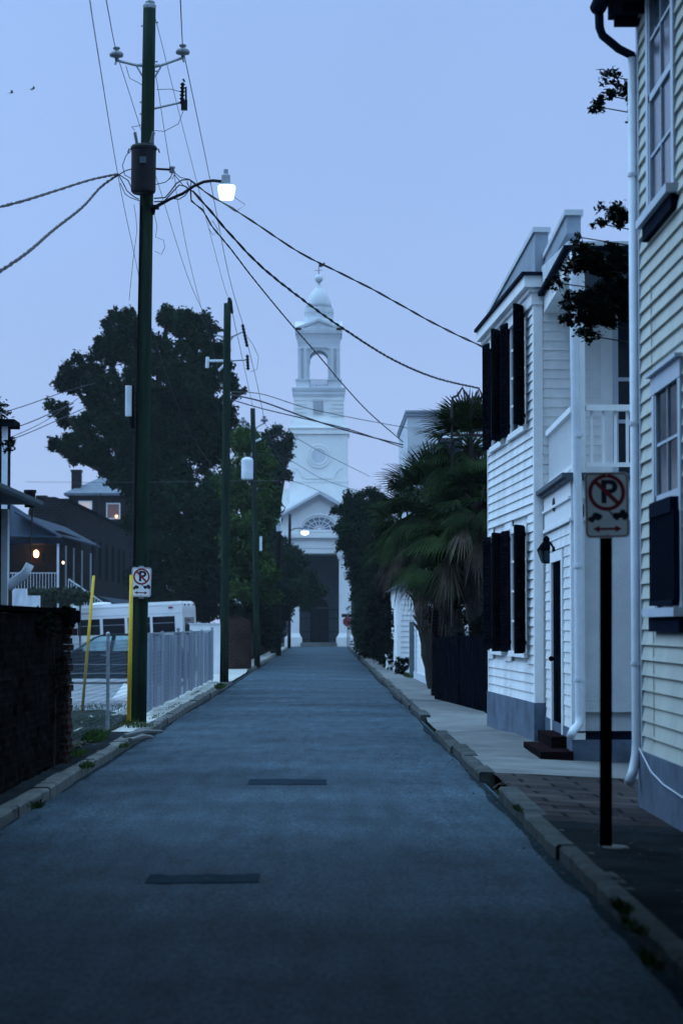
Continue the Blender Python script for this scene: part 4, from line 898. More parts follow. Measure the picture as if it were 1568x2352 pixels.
    mb=MB(); mb.box(2.9,9,27.05,30.85,3.34,3.425); mb.build('porch_floor',WHITE2,h)
    # door
    mb=MB(); ps.box(mb,ud0-.15,ud0-.0,zd0,zd1+.13,-.02,.04); ps.box(mb,ud1+.0,ud1+.15,zd0,zd1+.13,-.02,.04); ps.box(mb,ud0,ud1,zd1,zd1+.13,-.02,.04); fr=mb.build('door_frame',WHITE2,h)
    mb=MB(); ps.box(mb,ud0,ud1,zd0,zd1,-.03,.012); dr=mb.build('door',SHUT,h)
    mb=MB(); 
    for (a,b,c,d) in ((.12,.42,.15,.8),(.58,.88,.15,.8),(.12,.42,1.0,1.9),(.58,.88,1.0,1.9)): ps.box(mb,ud0+(ud1-ud0)*a,ud0+(ud1-ud0)*b,zd0+c,zd0+d,.012,.022)
    mb.build('panel',SHUT,dr)
    mb=MB(); mb.ball(ps.p(ud1-.12,zd0+.95,.05),.035,8,6); mb.tube([ps.p(ud1-.12,zd0+.95,.0),ps.p(ud1-.12,zd0+.95,.05)],.015,6); mb.build('door_knob',BLACK,dr)
    # oval plaque
    u,z=ps.uv(1277.5,1159); mb=MB(); n=16; mb.hexa([ps.p(u+.17*math.cos(2*math.pi*i/n),z+.10*0+.075*math.sin(2*math.pi*i/n)*1.15,.03) for i in range(n)],[ps.p(u+.17*math.cos(2*math.pi*i/n),z+.0866*math.sin(2*math.pi*i/n),.045) for i in range(n)]); mb.build('oval_plaque',DARKM,h)
    # porch upper: corner post, beam, roof, railing
    mb=MB(); ps.box(mb,-.0,.15,3.42,zpb+.02,-.15,.0); mb.build('porch_post',WHITE2,h)
    mb=MB(); ps.box(mb,-.02,Lp,zpb,zpt,-.16,.02); pf.box(mb,.0,6.1,zpb,zpt-.10,-.16,.02); mb.build('porch_beam',WHITE,h)
    mb=MB(); ps.box(mb,-.10,Lp,zpt,zpt+.05,-.2,.10); pf.box(mb,-.0,6.1,zpt-.10,zpt+.04,-.2,.10); mb.build('porch_gutter',DARKBLUE,h)
    mb=MB(); zr=zpt+.05; mb.hexa([(2.85,26.98,zr),(9,26.98,zr),(9,30.85,zr),(2.9,30.85,zr)],[(2.85,26.98,zr+.05),(9,26.98,zr+.05),(9,30.85,zr+.35),(2.9,30.85,zr+.35)]); mb.build('porch_roof',GREYW,h)
    mb=MB(); mb.box(2.95,9,27.1,30.85,zpb+.05,zpb+.08); mb.build('porch_ceiling',mat('dark_porch_ceiling',(.03,.05,.075)),h)  # ceiling coloured darker than the porch walls
    ua=ps.uv(1300,480)[0]; parapet(ps,max(.0,ua),P(1248,586,30.6).z,Lp+.1,P(1300,492,27.6).z,.0,.17,'b')
    def rail(W,u0,u1,n,zb=3.50,zt_=4.21):
        mb=MB(); W.box(mb,u0,u1,zt_-.05,zt_+.02,-.10,.01); W.box(mb,u0,u1,zb,zb+.05,-.08,-.02)
        for i in range(n): u=u0+(u1-u0)*(i+.5)/n; W.box(mb,u-.016,u+.016,zb+.05,zt_-.05,-.066,-.034)
        mb.build('railing',WHITE2,h)
    rail(ps,.16,Lp,26); rail(pf,.16,5.9,41)
    # upper porch door on the main wall
    mb=MB(); so.box(mb,.88,1.03,3.42,5.88,-.02,.04); so.box(mb,1.95,2.1,3.42,5.88,-.02,.04); so.box(mb,1.03,1.95,5.75,5.88,-.02,.04); f=mb.build('porch_door',WHITE2,h)
    mb=MB(); so.box(mb,1.03,1.95,3.42,5.75,-.02,.005); mb.build('pane',GLASS,f)
    mb=MB(); so.box(mb,1.03,1.11,3.42,5.75,.005,.03); so.box(mb,1.11,1.95,4.92,4.97,.005,.02); so.box(mb,1.11,1.95,4.35,4.40,.005,.02); so.box(mb,1.11,1.95,3.42,3.6,.005,.02); mb.build('muntins',CREAMTRIM,f)
    # downpipe
    mb=MB(); x=P(1331,1200,26.95)
    pts=[P(1318,580,26.93),P(1317,640,26.93),P(1320,900,26.93),P(1327,1200,26.93),P(1330,1640,26.93),P(1328,1664,26.91),P(1315,1678,26.80),P(1309,1692,26.74)]
    mb.tube(pts,[.055]*5+[.052,.05,.05],10); dp=mb.build('downpipe',PIPE,h,smooth=True)
    for py in (700,1000,1300,1560):
        mb=MB(); c=P(1322+ (py-640)/130,py,26.93); mb.tube([c-Vector((0,0,.02)),c+Vector((0,0,.02))],.063,10); mb.build('pipe_strap',PIPE,dp)
    # steps
    mb=MB(); mb.box(2.50,2.88,26.95,29.3,-.05,.165); mb.build('lower_step',BRKS,h)
    mb=MB(); mb.box(2.70,2.895,27.7,29.5,.165,.30); mb.build('upper_step',BRKS,h)
    return ps
PS=white_house()
# wall lantern
c=P(1254,1265,30.2); ln_=thing('wall_lantern',tuple(c),'unlit glass and black metal lantern on the white house beside its street door','lantern')
def lantern(t,c,s,gm):
    c=Vector(c); mb=MB(); mb.lathe(c+Vector((0,0,-.13*s)),[(.055*s,0),(.075*s,.03*s),(.10*s,.13*s),(.10*s,.135*s)],8); mb.build('glass_body',gm,t)
    mb=MB(); mb.lathe(c+Vector((0,0,.0)),[(.108*s,0),(.108*s,.02*s),(.10*s,.022*s)],12); mb.lathe(c+Vector((0,0,.02*s)),[(.10*s,0),(.07*s,.05*s),(.035*s,.09*s),(.045*s,.10*s),(.03*s,.13*s),(.01*s,.15*s)],8)
    for k in range(6): a=2*math.pi*k/6; mb.tube([c+Vector((.057*s*math.cos(a),.057*s*math.sin(a),-.13*s)),c+Vector((.102*s*math.cos(a),.102*s*math.sin(a),0))],.005*s,4)
    mb.lathe(c+Vector((0,0,-.145*s)),[(.03*s,0),(.06*s,.01*s),(.055*s,.02*s)],8)
    mb.build('metal_frame',BLACK,t)
lantern(ln_,c,1.15,PALEGLASS)
mb=MB(); w0=PS.p(PS.uv(1276,1265)[0],c.z-.02,.02); mb.tube([w0,w0.lerp(c,.5)+Vector((0,0,.10)),c+Vector((0,0,.13))],.012,6); mb.lathe(w0,[(.05,0),(.045,.02),(.02,.03)],10,PS.n); mb.build('bracket',BLACK,ln_)
# ================================================================== CREAM HOUSE (far right, near)
def cream_house():
    X0=2.77; Yc=20.15; h=thing('cream_house',(X0,19,0),'cream clapboard house at the right edge with blue-grey window trim and dark eaves','house')
    W=Wall((X0,Yc),(X0,-6),(-1,0)); L=W.L; zp=.55; ztop=7.3
    mb=MB(); mb.box(X0+.02,X0+7,-6,Yc-.02,0,ztop); mb.build('core_wall',CREAM,h)
    def uz(px,py): return W.uv(px,py)
    # measured windows
    ul=uz(1507,1000)[0]; ub=ul+1.55
    z0=uz(1510,1398)[1]; z1=uz(1506,905)[1]
    uu=uz(1493,300)[0]; uub=uu+1.55; zz0=uz(1494,505)[1]; zz1=zz0+2.0
    holes=[(ul-.0,ub,z0-.04,z1+.1),(uu,uub,zz0-.04,zz1+.1)]
    mb=MB(); W.siding(mb,.10,L,zp,ztop-.25,.131,.033,holes,random.Random(21)); mb.build('siding',CREAM,h)
    mb=MB(); W.box(mb,-.02,.10,zp,ztop-.2,-.02,.034); mb.build('corner_board',CREAMTRIM,h)
    mb=MB(); W.box(mb,-.03,L,-.1,zp,-.05,.05); mb.build('plinth',PLINTH,h)
    for (a,b,q0,q1_) in ((ul,ub,z0,z1),(uu,uub,zz0,zz1)):
        mb=MB(); W.box(mb,a,a+.13,q0,q1_+.02,-.02,.045); W.box(mb,b-.13,b,q0,q1_+.02,-.02,.045); W.box(mb,a-.03,b+.03,q1_-.02,q1_+.13,-.02,.05); W.box(mb,a-.05,b+.05,q1_+.13,q1_+.16,-.02,.09)
        W.box(mb,a+.13,a+.20,q0,q1_-.02,-.12,.0); W.box(mb,a+.20,a+.25,q0,q1_-.02,-.12,-.03)
        f=mb.build('window',CREAMTRIM,h)
        mb=MB(); W.box(mb,a-.10,b+.10,q0-.07,q0,-.02,.12); mb.build('sill',CREAMTRIM,f)
        mb=MB(); W.box(mb,a-.04,b+.04,q0-.19,q0-.07,-.02,.075); mb.build('dark_sill_board',DARKBLUE,f)  # dark blue board below the sill
        mb=MB(); W.box(mb,a+.13,b-.13,q0,q1_-.02,.003,.012); mb.build('pane',PALEGLASS if a==uu else GLASS,f)
        mb=MB(); zm=(q0+q1_)/2; W.box(mb,a+.13,b-.13,zm-.03,zm+.03,.012,.035); W.box(mb,a+.13,a+.18,q0,q1_-.02,.012,.035); 
        for k in (1,): u=a+.18+(b-a-.36)*k/2; W.box(mb,u-.012,u+.012,q0,q1_-.02,.012,.028)
        for k in (.25,.75): z=q0+(q1_-q0)*k; W.box(mb,a+.18,b-.18,z-.012,z+.012,.012,.026)
        mb.build('muntins',CREAMTRIM,f)
    # dark slatted guard over the lower half of the lower window
    u0=uz(1516,1300)[0]; zt_=uz(1540,1150)[1]; mb=MB(); zb=z0+.02
    W.box(mb,u0,ub-.1,zb,zb+.04,.04,.10); W.box(mb,u0+.1,ub-.1,zt_-.12,zt_,.03,.11)
    u=u0
    while u<ub-.1: W.box(mb,u,u+.055,zb+.04,zt_-.1,.05,.095); u+=.115
    mb.build('slatted_guard',DARKBLUE,h)
    # eaves, gutter, downpipe
    ze=P(1400,52,20.2).z; ov=P(1396,50,20.15).x; xg=P(1376,50,20.1).x
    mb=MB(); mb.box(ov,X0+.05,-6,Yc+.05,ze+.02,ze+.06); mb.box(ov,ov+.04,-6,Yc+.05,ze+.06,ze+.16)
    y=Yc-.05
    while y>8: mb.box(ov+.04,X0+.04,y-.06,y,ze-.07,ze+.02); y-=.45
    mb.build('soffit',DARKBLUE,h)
    mb=MB(); mb.hexa([(ov-.02,-6,ze+.16),(X0+7,-6,ze+.16),(X0+7,Yc+.06,ze+.16),(ov-.02,Yc+.06,ze+.16)],[(ov,-6,ze+.2),(X0+3.5,-6,ze+2.6),(X0+3.5,Yc+.06,ze+2.6),(ov,Yc+.06,ze+.2)]); mb.build('roof',SLATE,h)
    mb=MB(); n=8; r=.075; xs=[(xg+.0+r*math.cos(math.pi+math.pi*i/n),ze+.14+r*math.sin(math.pi+math.pi*i/n)) for i in range(n+1)]
    mb.hexa([(a,Yc+.06,b) for a,b in xs],[(a,-6,b) for a,b in xs]); gt=mb.build('gutter',DARKBLUE,h)
    mb=MB(); pts=[(xg,Yc,ze+.08),(xg+.005,Yc,ze-.06),(xg+.03,Yc,ze-.13),tuple(P(1420,113,Yc)),tuple(P(1450,128,Yc)),(X0-.06,Yc-.0,P(1455,140,Yc).z)]
    mb.tube(pts,.040,10); mb.build('gutter_elbow',DARKBLUE,h,smooth=True)
    mb=MB(); xd=X0-.065; mb.tube([(xd,Yc,P(1455,133,Yc).z),(xd,Yc,.62),(xd-.01,Yc-.02,.50),(xd-.05,Yc-.10,.36),(xd-.09,Yc-.16,.27)],[.042]*4+[.045],12); dp=mb.build('downpipe',PIPE,h,smooth=True)
    for z in (1.3,3.4,5.6): mb=MB(); mb.tube([(xd,Yc,z-.015),(xd,Yc,z+.015)],.050,12); mb.tube([(xd,Yc,z),(X0,Yc-.0,z)],.01,5); mb.build('pipe_strap',PIPE,dp)
    mb=MB(); mb.tube([W.p(.12,zp+.02,.06),W.p(.9,zp-.13,.07),W.p(1.6,zp-.19,.07),W.p(2.6,zp-.22,.07),W.p(4,zp-.25,.07)],.006,5); mb.build('loose_cable',PIPE,h)
    mb=MB(); uj=uz(1503,800)[0]; mb.tube([W.p(uj,zp+.1,.03),W.p(uj+.004,2.2,.031),W.p(uj,4.5,.03)],.004,4); mb.build('siding_seam',mat('dark_cream_seam',(.30,.28,.22)),h)  # thin line in a darker cream down the siding
cream_house()
# crape-myrtle branches between the houses
tree('crape_myrtle',(4.6,24.2,.03),[(1385,600,24.3,74,34,.35,4600,60),(1420,660,24.3,45,60,.35,2600,34),(1385,705,24.2,70,50,.35,7600,60),(1330,690,24.2,28,22,.2,420,9),(1330,570,24.2,24,14,.2,240,7),
  (1275,650,24.1,26,18,.15,190,12),(1300,735,24.1,18,20,.15,170,9),(1310,610,24.2,24,18,.15,200,10),(1345,770,24.2,30,16,.2,240,9),(1300,690,24.2,14,26,.12,160,7),(1420,500,24.4,30,24,.2,520,12),(1398,480,24.4,36,18,.2,200,10),(1380,515,24.4,22,10,.15,90,6),(1425,200,24.5,22,22,.2,240,9),(1398,175,24.5,30,18,.2,100,9),(1368,245,24.4,16,12,.15,200,5),(1395,220,24.4,30,8,.12,220,8),(1445,255,24.5,6,30,.15,50,5),(1328,545,24.2,6,16,.1,20,4)],.026,LFB,31,'dark crape myrtle whose leafy branches hang in front of the white house porch',r0=.025,hub=(4.6,24.5,3.0))
# ================================================================== BLACK GATE, COTTAGE, PIERS
gA=(2.87,40.9); gB=(2.28,48.4); gw=Wall(gA,gB,(-1,0)); gt=thing('garden_gate',(2.6,44.5,.1),'tall black board gate and fence between the white house and the palms','gate')
mb=MB(); n=44
for i in range(n):
    u0=gw.L*i/n; u1=gw.L*(i+1)/n-.012; zt_=1.44-.05*(i/n)+.015*math.sin(i*2.1); gw.box(mb,u0,u1,.06,zt_,-.02,.012*(i%2)*.4+.006)
mb.build('boards',SHUT,gt); mb=MB(); gw.box(mb,0,gw.L,.25,.36,-.06,-.02); gw.box(mb,0,gw.L,1.15,1.26,-.06,-.02); mb.build('rails',SHUT,gt)
mb=MB(); gw.box(mb,-.12,0,.0,1.58,-.08,.06); gw.box(mb,-.15,.03,1.58,1.63,-.11,.09); mb.build('post',SHUT,gt); mb=MB(); gw.box(mb,gw.L*.5-.07,gw.L*.5+.07,0,1.5,-.08,.03); mb.build('post',SHUT,gt)
# small pale bracket seen over the gate
c=P(1082,1452,46); mb=MB(); mb.box(c.x-.12,c.x+.12,45.9,46.2,c.z-.03,c.z+.02); mb.box(c.x-.03,c.x+.03,45.95,46.1,.1,c.z-.03); tag(mb.build('garden_post',PORC,origin=(c.x,46,.1)),'small grey capped post standing behind the black gate','post')
def pier(px0,px1,Y,ytop,lab,m,lant=None,sc_=1.5):
    a=P(px0,1437,Y).x; b=P(px1,1437,Y).x; zt_=P(748,ytop,Y).z; t=thing('gate_pier',((a+b)/2,Y,.1),lab,'pier','lantern gate piers')
    mb=MB(); mb.box(a,b,Y,Y+.5,0,zt_-.1); mb.build('pier_shaft',m,t); mb=MB(); mb.box(a-.05,b+.05,Y-.05,Y+.55,zt_-.1,zt_); mb.build('coping',m,t)
    if lant:
        l=thing('pier_lantern',((a+b)/2,Y+.25,zt_),lant,'lantern','lanterns on the gate piers'); mb=MB(); mb.tube([((a+b)/2,Y+.25,zt_),((a+b)/2,Y+.25,zt_+.12*sc_)],.02,6); mb.build('stem',BLACK,l); lantern(l,((a+b)/2,Y+.25,zt_+.24*sc_),sc_,PALEGLASS)
pier(991,1008,50.5,1403,'dark brick gate pier at the far end of the black gate',BRK,'black lantern on the brick pier at the end of the gate')
def cottage():
    a=P(955,1437,68).x; xw=2.66; h=thing('white_cottage',(xw,62,.1),'small white clapboard cottage partly hidden under the palm fronds','house')
    W=Wall((2.70,57.5),(2.60,67.5),(-1,0)); mb=MB(); mb.hexa([(2.73,57.6,0),(7,57.6,0),(7,67.4,0),(2.63,67.4,0)],[(2.73,57.6,3.4),(7,57.6,3.4),(7,67.4,3.4),(2.63,67.4,3.4)]); mb.build('core_wall',WHITE,h)
    mb=MB(); W.siding(mb,0,W.L,.1,3.3,.16,.02,[(1.2,6.0,.95,2.9)]); mb.build('siding',WHITE,h)
    S=Wall((2.70,57.5),(7,57.5),(0,-1)); mb=MB(); S.siding(mb,0,4,.1,3.3,.16,.02); mb.build('end_siding',WHITE,h)
    mb=MB(); W.box(mb,1.2,1.35,.95,2.9,-.02,.05); W.box(mb,5.85,6.0,.95,2.9,-.02,.05); W.box(mb,1.2,6,2.9,3.05,-.02,.06); W.box(mb,1.1,6.1,.88,.97,-.02,.1); f=mb.build('window',WHITE2,h)
    mb=MB(); W.box(mb,1.35,5.85,.97,2.9,-.0,.01); mb.build('pane',GLASS,f)
    mb=MB(); 
    for k in range(1,4): W.box(mb,1.35+4.5*k/4-.04,1.35+4.5*k/4+.04,.97,2.9,.01,.03)
    for z in (1.45,1.95,2.4): W.box(mb,1.35,5.85,z-.02,z+.02,.01,.025)
    mb.build('muntins',WHITE2,f)
    mb=MB(); mb.hexa([(2.45,57.3,3.3),(7.2,57.3,3.3),(7.2,67.7,3.3),(2.35,67.7,3.3)],[(4.6,57.3,4.8),(4.8,57.3,4.8),(4.8,67.7,4.8),(4.6,67.7,4.8)]); mb.build('roof',SLATE,h)
    mb=MB(); mb.tube([(2.62,59.2,.3),(2.62,59.2,3.2)],.05,8); mb.tube([(2.58,66,.3),(2.58,66,3.2)],.05,8); mb.build('downpipe',PIPE,h)
    mb=MB(); W.box(mb,-.05,W.L,-.05,.3,-.05,.04); mb.build('plinth',GREYW,h)
cottage()
def back_cottage():
    Y=74; x0=P(913,1437,Y).x; h=thing('white_annexe',(x0,Y,.1),'narrow white clapboard end wall left of the cottage, behind a grey post','house')
    S=Wall((x0,Y),(x0+3,Y),(0,-1)); zt_=P(748,1352,Y).z; mb=MB(); mb.box(x0,x0+3,Y+.02,Y+9,0,zt_); mb.build('core_wall',WHITE,h)
    mb=MB(); S.siding(mb,.1,3,.1,zt_,.17,.03); mb.build('siding',WHITE,h); mb=MB(); S.box(mb,-.03,.1,.1,zt_,-.02,.05); mb.build('corner_board',WHITE2,h)
    mb=MB(); mb.hexa([(x0-.2,Y-.2,zt_),(x0+3.2,Y-.2,zt_),(x0+3.2,Y+9,zt_),(x0-.2,Y+9,zt_)],[(x0+1.4,Y-.2,zt_+1),(x0+1.6,Y-.2,zt_+1),(x0+1.6,Y+9,zt_+1),(x0+1.4,Y+9,zt_+1)]); mb.build('roof',SLATE,h)
back_cottage()
a=P(947.5,1561,69); mb=MB(); mb.box(a.x-.10,a.x+.10,68.9,69.1,.05,P(748,1428,69).z); tag(mb.build('grey_post',mat('grey_green_post',(.13,.17,.19)),origin=(a.x,69,.05)),'square grey-green post at the pavement edge before the white annexe','post')
a=P(903,1523,80); mb=MB(); mb.box(a.x-.22,a.x+.22,79.6,81.5,.05,.55); mb.box(a.x-.25,a.x+.25,79.55,81.55,.55,.62); tag(mb.build('white_block',WHITE,origin=(a.x,80,.05)),'low white block wall end beside the dark round bush','wall')
t=thing('round_bush',(P(922,1437,72).x,72,.1),'dark rounded bush on the pavement in front of the white annexe','bush'); c=P(922,1527,72)
leaves_mesh('foliage',LFB,[((c.x,72,.35),(.27,.3,.33),1500,24)],.04,8,t); mb=MB(); mb.tube([(c.x,72,.05),(c.x,72,.4)],[.04,.02],6); mb.build('stem',BARK,t)
t=thing('grass_patch',(P(940,1437,66).x,66,.1),'','x'); del t['label']; del t['category']; bpy.data.objects.remove(t)
# tall pale house behind the palms
def pale_house():
    Y=84; x0=P(936,1437,Y).x; zt_=P(748,943,Y).z; h=thing('pale_tall_house',(x0,Y,0),'tall pale flat-topped house rising behind the palm crowns','house')
    mb=MB(); mb.box(x0,x0+8,Y,Y+10,0,zt_-.2); mb.build('core_wall',GREYW,h); mb=MB(); mb.box(x0-.05,x0+8.1,Y-.08,Y+10.1,zt_-.2,zt_-.08); mb.box(x0-.08,x0+8.1,Y-.12,Y+10.1,zt_-.08,zt_); mb.build('parapet_coping',ROOFW,h)
    for (xa,za) in ((x0+1.1,zt_-2.6),(x0+3.2,zt_-2.6),(x0+1.1,zt_-5.6)):
        mb=MB(); mb.box(xa-.08,xa+.98,Y-.04,Y,za-.08,za+1.7); f=mb.build('window',WHITE2,h); mb=MB(); mb.box(xa,xa+.9,Y-.06,Y-.04,za,za+1.6); mb.build('pane',GLASS,f)
pale_house()
# pointed arches of a garden pavilion above the palms
def pavilion():
    Y=47.0; t=thing('garden_pavilion',(P(1078,1437,Y).x,Y,.1),'dark timber garden pavilion with pointed arches showing over the palms','pavilion')
    s=Y/FD
    for (xa,xm,xb,yt) in ((1037,1061,1081,891),(1083,1100,1113,893)):
        mb=MB(); yl=958
        mb.tube([P(xa,1440,Y),P(xa,yl-30,Y),P(xa+2,yl-45,Y),P((xa+xm)/2,yt+18,Y),P(xm,yt,Y),P((xb+xm)/2,yt+16,Y),P(xb-1,yl-40,Y),P(xb,yl-20,Y),P(xb,1440,Y)],.026,6); mb.build('arch',mat('brown_timber',(.05,.035,.04)),t)
    mb=MB(); mb.tube([P(1035,1000,Y),P(1114,1000,Y)],.03,6); mb.tube([P(1035,1100,Y),P(1114,1100,Y)],.03,6); mb.build('crossbeam',MATS['brown_timber'],t)
pavilion()
t=thing('garden_shrubs',(3.3,52,.05),'dark shrubs filling the garden below the palms behind the black gate','bush'); cl=[]
for (px,py,Y,rx,rz,n) in ((1030,1400,52,40,60,1500),(1080,1380,50,40,80,2000),(1105,1440,46,24,40,900),(1060,1300,53,50,60,1800),(1100,1250,50,30,90,1600)): c=P(px,py,Y); q_=Y/FD; cl.append(((c.x,c.y,c.z),(rx*q_,.8,rz*q_),n,22))
leaves_mesh('foliage',LFB,cl,.055,19,t); mb=MB(); mb.tube([(3.3,52,0),(3.35,52,1.6)],.04,5); mb.build('stem',BARK,t)
# ------------------------------------------------------------------ PALMS
def palm(px,py,Y,base,rad,seed,label,nf=30,nd=20,trunk_r=.15):
    rg=random.Random(seed); c=P(px,py,Y); t=thing('palmetto_palm',base,label,'palm','palmetto palms behind the gate')
    mb=MB(); b=Vector(base); n=14; mb.tube([b.lerp(c,i/n)+Vector((rg.uniform(-.015,.015),rg.uniform(-.015,.015),0)) for i in range(n+1)],[trunk_r*(1.05+.12*(i%2)) for i in range(n+1)],10)
    for i in range(46):   # old leaf boots on the trunk
        k=rg.uniform(.35,1.0); q=b.lerp(c,k); a=rg.uniform(0,6.28); d=Vector((math.cos(a),math.sin(a),0)); mb.tube([q+d*trunk_r*.9,q+d*(trunk_r+.12)+Vector((0,0,.16))],[.045,.02],4)
    mb.build('trunk',BARK,t)
    def fan(mb,origin,direction,R_,droop,nl,spread=125,wd=.016):
        d=direction.normalized(); pl=R_*.45; bend=Vector((0,0,-1))*droop
        hub=origin+d*pl+bend*pl*.25; mb.tube([origin,origin+d*pl*.5+bend*pl*.04,hub],[.018,.014,.01],4,False)
        d2=(d+bend*.5).normalized(); side=d2.cross(Vector((0,0,1)));
        if side.length<.05: side=Vector((1,0,0))
        side.normalize(); upv=side.cross(d2).normalized()
        for j in range(nl):
            a=R(-spread/1+2*spread*j/(nl-1)) if spread<100 else R(-spread+2*spread*j/(nl-1))
            L=R_*.62*(1-.28*abs(j/(nl-1)*2-1)**2)*(rg.uniform(.85,1.08) if droop<.7 else rg.uniform(.45,1.15))
            v=(d2*math.cos(a*.62)+side*math.sin(a*.62)).normalized(); v=(v+upv*(-.18*abs(math.sin(a*.6)))).normalized()
            w=v.cross(upv); 
            if w.length<.01: continue
            w.normalize(); w*=wd*R_/1.2; m1=hub+v*L*.5+bend*L*.10; m2=hub+v*L*.8+bend*L*.28; e=hub+v*L+bend*L*.5
            i=len(mb.v); mb.v+=[tuple(hub),tuple(m1-w),tuple(m1+w),tuple(m2-w*.7),tuple(m2+w*.7),tuple(e)]
            mb.f+=[(i,i+1,i+2),(i+1,i+3,i+4,i+2),(i+3,i+5,i+4)]
    gm=MB()
    for i in range(nf):
        el=R(rg.uniform(-25,85)) ; az=2*math.pi*(i*.618)%6.283+rg.uniform(-.3,.3)
        d=Vector((math.cos(az)*math.cos(el),math.sin(az)*math.cos(el),math.sin(el))); fan(gm,c,d,rad*rg.uniform(.85,1.12),.25+.35*(1-el/1.5),26)
    gm.build('green_fronds',PALMG,t)
    if nd:
        dm=MB()
        for i in range(nd):
            el=R(rg.uniform(-75,-20)); az=2*math.pi*(i*.618)%6.283+rg.uniform(-.3,.3)
            d=Vector((math.cos(az)*math.cos(el),math.sin(az)*math.cos(el),math.sin(el))); fan(dm,c+Vector((0,0,-.25*rg.random())),d,rad*rg.uniform(.6,1.2),rg.uniform(.5,1.3),rg.choice((9,13,17)),rg.uniform(50,110),rg.uniform(.008,.017))
        dm.build('dead_fronds',PALMB,t)
    return t
palm(1080,1030,47.5,(3.15,47.5,.1),1.35,1,'tallest palmetto palm, its spiky crown rising over the gate against the pale house',46,6)
palm(990,1165,51.0,(2.72,51,.1),1.5,2,'leftmost palmetto palm, spreading towards the street with drooping brown dead fronds',52,18)
palm(1055,1215,46.0,(3.25,46,.1),1.25,3,'lower middle palmetto palm with dead fronds hanging over its ragged trunk',46,16)
palm(1100,1150,44.0,(3.45,44,.1),1.05,4,'palmetto palm squeezed against the far corner of the white house',42,8)
palm(1010,1290,50.0,(3.2,50,.1),1.1,7,'low palmetto behind the gate with a thick bush of fronds and a short trunk',48,8)
palm(938,1215,56.0,(2.62,56,.1),1.25,5,'shaggy palmetto palm farthest left, leaning over the cottage',44,12)
# ------------------------------------------------------------------ LEFT AND RIGHT TREES
GT='broad trees beyond the parking lot'
tree('live_oak',(P(330,1437,112).x,112,0),[(290,748,112,50,40,1.6,3000,30),(248,800,112,38,38,1.5,2200,24),(320,800,112,50,48,1.8,3400,30),(385,735,112,26,26,1.3,1300,14),(440,755,112,50,42,1.7,3600,34),(480,800,112,34,44,1.5,2400,22),(405,830,111,58,50,1.8,4600,36),
 (195,845,112,42,40,1.4,2300,24),(165,880,112,32,26,1.3,1300,16),(240,900,111,55,42,1.7,3600,30),(130,942,112,26,20,1.1,900,12),(158,966,112,26,14,1.0,700,10),(215,960,111,34,26,1.3,1500,16),(145,1020,112,36,18,1.2,1100,14),(190,1008,112,34,18,1.2,1100,14),(225,1045,111,42,28,1.4,2000,20),(175,1052,112,26,14,1.0,600,8),(262,1085,111,34,28,1.3,1500,16),
 (330,900,110,80,75,2,8000,56),(430,900,110,75,72,2,8000,56),(300,985,110,75,60,2,7000,44),(400,1010,110,95,80,2,11000,60),(480,980,110,52,100,2,7600,44),(330,1090,110,70,60,1.8,6000,36),(410,1150,109,100,90,2,11000,56),(480,1200,108,60,120,2,8500,44),(400,1290,109,120,100,2,12000,54),(345,1180,109,60,60,1.6,4200,28),(538,885,111,12,30,.8,220,6),(548,905,111,22,9,.6,160,5),(500,850,111,30,30,1.2,1400,14),(530,960,111,18,26,.9,500,8)],.115,LFD,41,'huge dark live oak whose ragged crown fills the sky behind the near utility pole',group=GT,r0=.45)
tree('light_green_tree',(P(560,1437,98).x,98,0),[(560,1010,98,34,32,1.3,2400,20),(590,1060,98,40,45,1.3,3200,24),(550,1110,97,45,70,1.5,4200,30),(600,1160,97,45,70,1.4,4200,30),(560,1240,96,50,80,1.5,5200,30),(590,1330,96,60,70,1.5,5200,30)],.10,LFL,42,'lighter green tree showing between the second and third poles',group=GT,r0=.25)
tree('street_tree',(P(630,1437,138).x-.2,138,0),[(640,1010,138,36,26,1.6,2200,22),(662,1038,138,18,24,1.0,750,12),(625,1060,138,26,40,1.4,2400,18),(640,1085,138,26,18,1.2,900,10),(608,1120,136,28,60,1.6,3200,22),(612,1200,135,26,60,1.6,3200,22),(620,1270,134,36,60,1.6,3600,24),(655,1300,133,36,45,1.4,3200,22)],.12,LFG,43,'far street tree whose upper branches overlap the left edge of the tower',group=GT,r0=.3)
tree('street_tree',(P(640,1437,128).x-.3,128,0),[(650,1290,126,45,40,1.3,3600,24),(690,1330,126,40,42,1.3,3600,26),(660,1365,125,55,45,1.4,4600,28),(715,1350,126,24,28,1.0,1500,14),(733,1352,126,16,18,.8,500,8),(628,1400,125,34,50,1.3,3600,20),(700,1385,126,30,18,1.0,1100,12)],.085,LFG,44,'low green tree leaning over the road before the left church columns',group=GT,r0=.22)
GR='dense trees on the right side of the street'
tree('evergreen_tree',(P(835,1437,112).x+.2,112,0),[(835,1150,112,45,32,1.4,3600,24),(870,1190,112,40,45,1.5,4200,26),(810,1190,111,46,42,1.4,4600,26),(800,1235,110,34,32,1.2,2400,18),(850,1260,110,60,60,1.5,7500,36),(845,1330,109,50,60,1.5,6200,30),(850,1400,108,48,60,1.4,5200,26),(782,1165,111,18,22,.8,420,8),(855,1470,108,44,45,1.3,3600,20)],.085,LFD,45,'dark evergreen tree on the right whose crown hides the right side of the church pediment',group=GR,r0=.25)
tree('evergreen_tree',(P(905,1437,84).x+.2,84,0),[(905,1250,84,45,60,1.2,4500,26),(930,1270,80,34,60,1.2,3500,22),(900,1330,83,45,55,1.2,4500,26),(890,1400,82,42,60,1.1,4500,26),(880,1470,82,35,50,1.0,3500,20),(930,1330,84,35,60,1.2,3500,20)],.081,LFB,46,'blackish evergreen tree between the palms and the far hedge',group=GR,r0=.2)
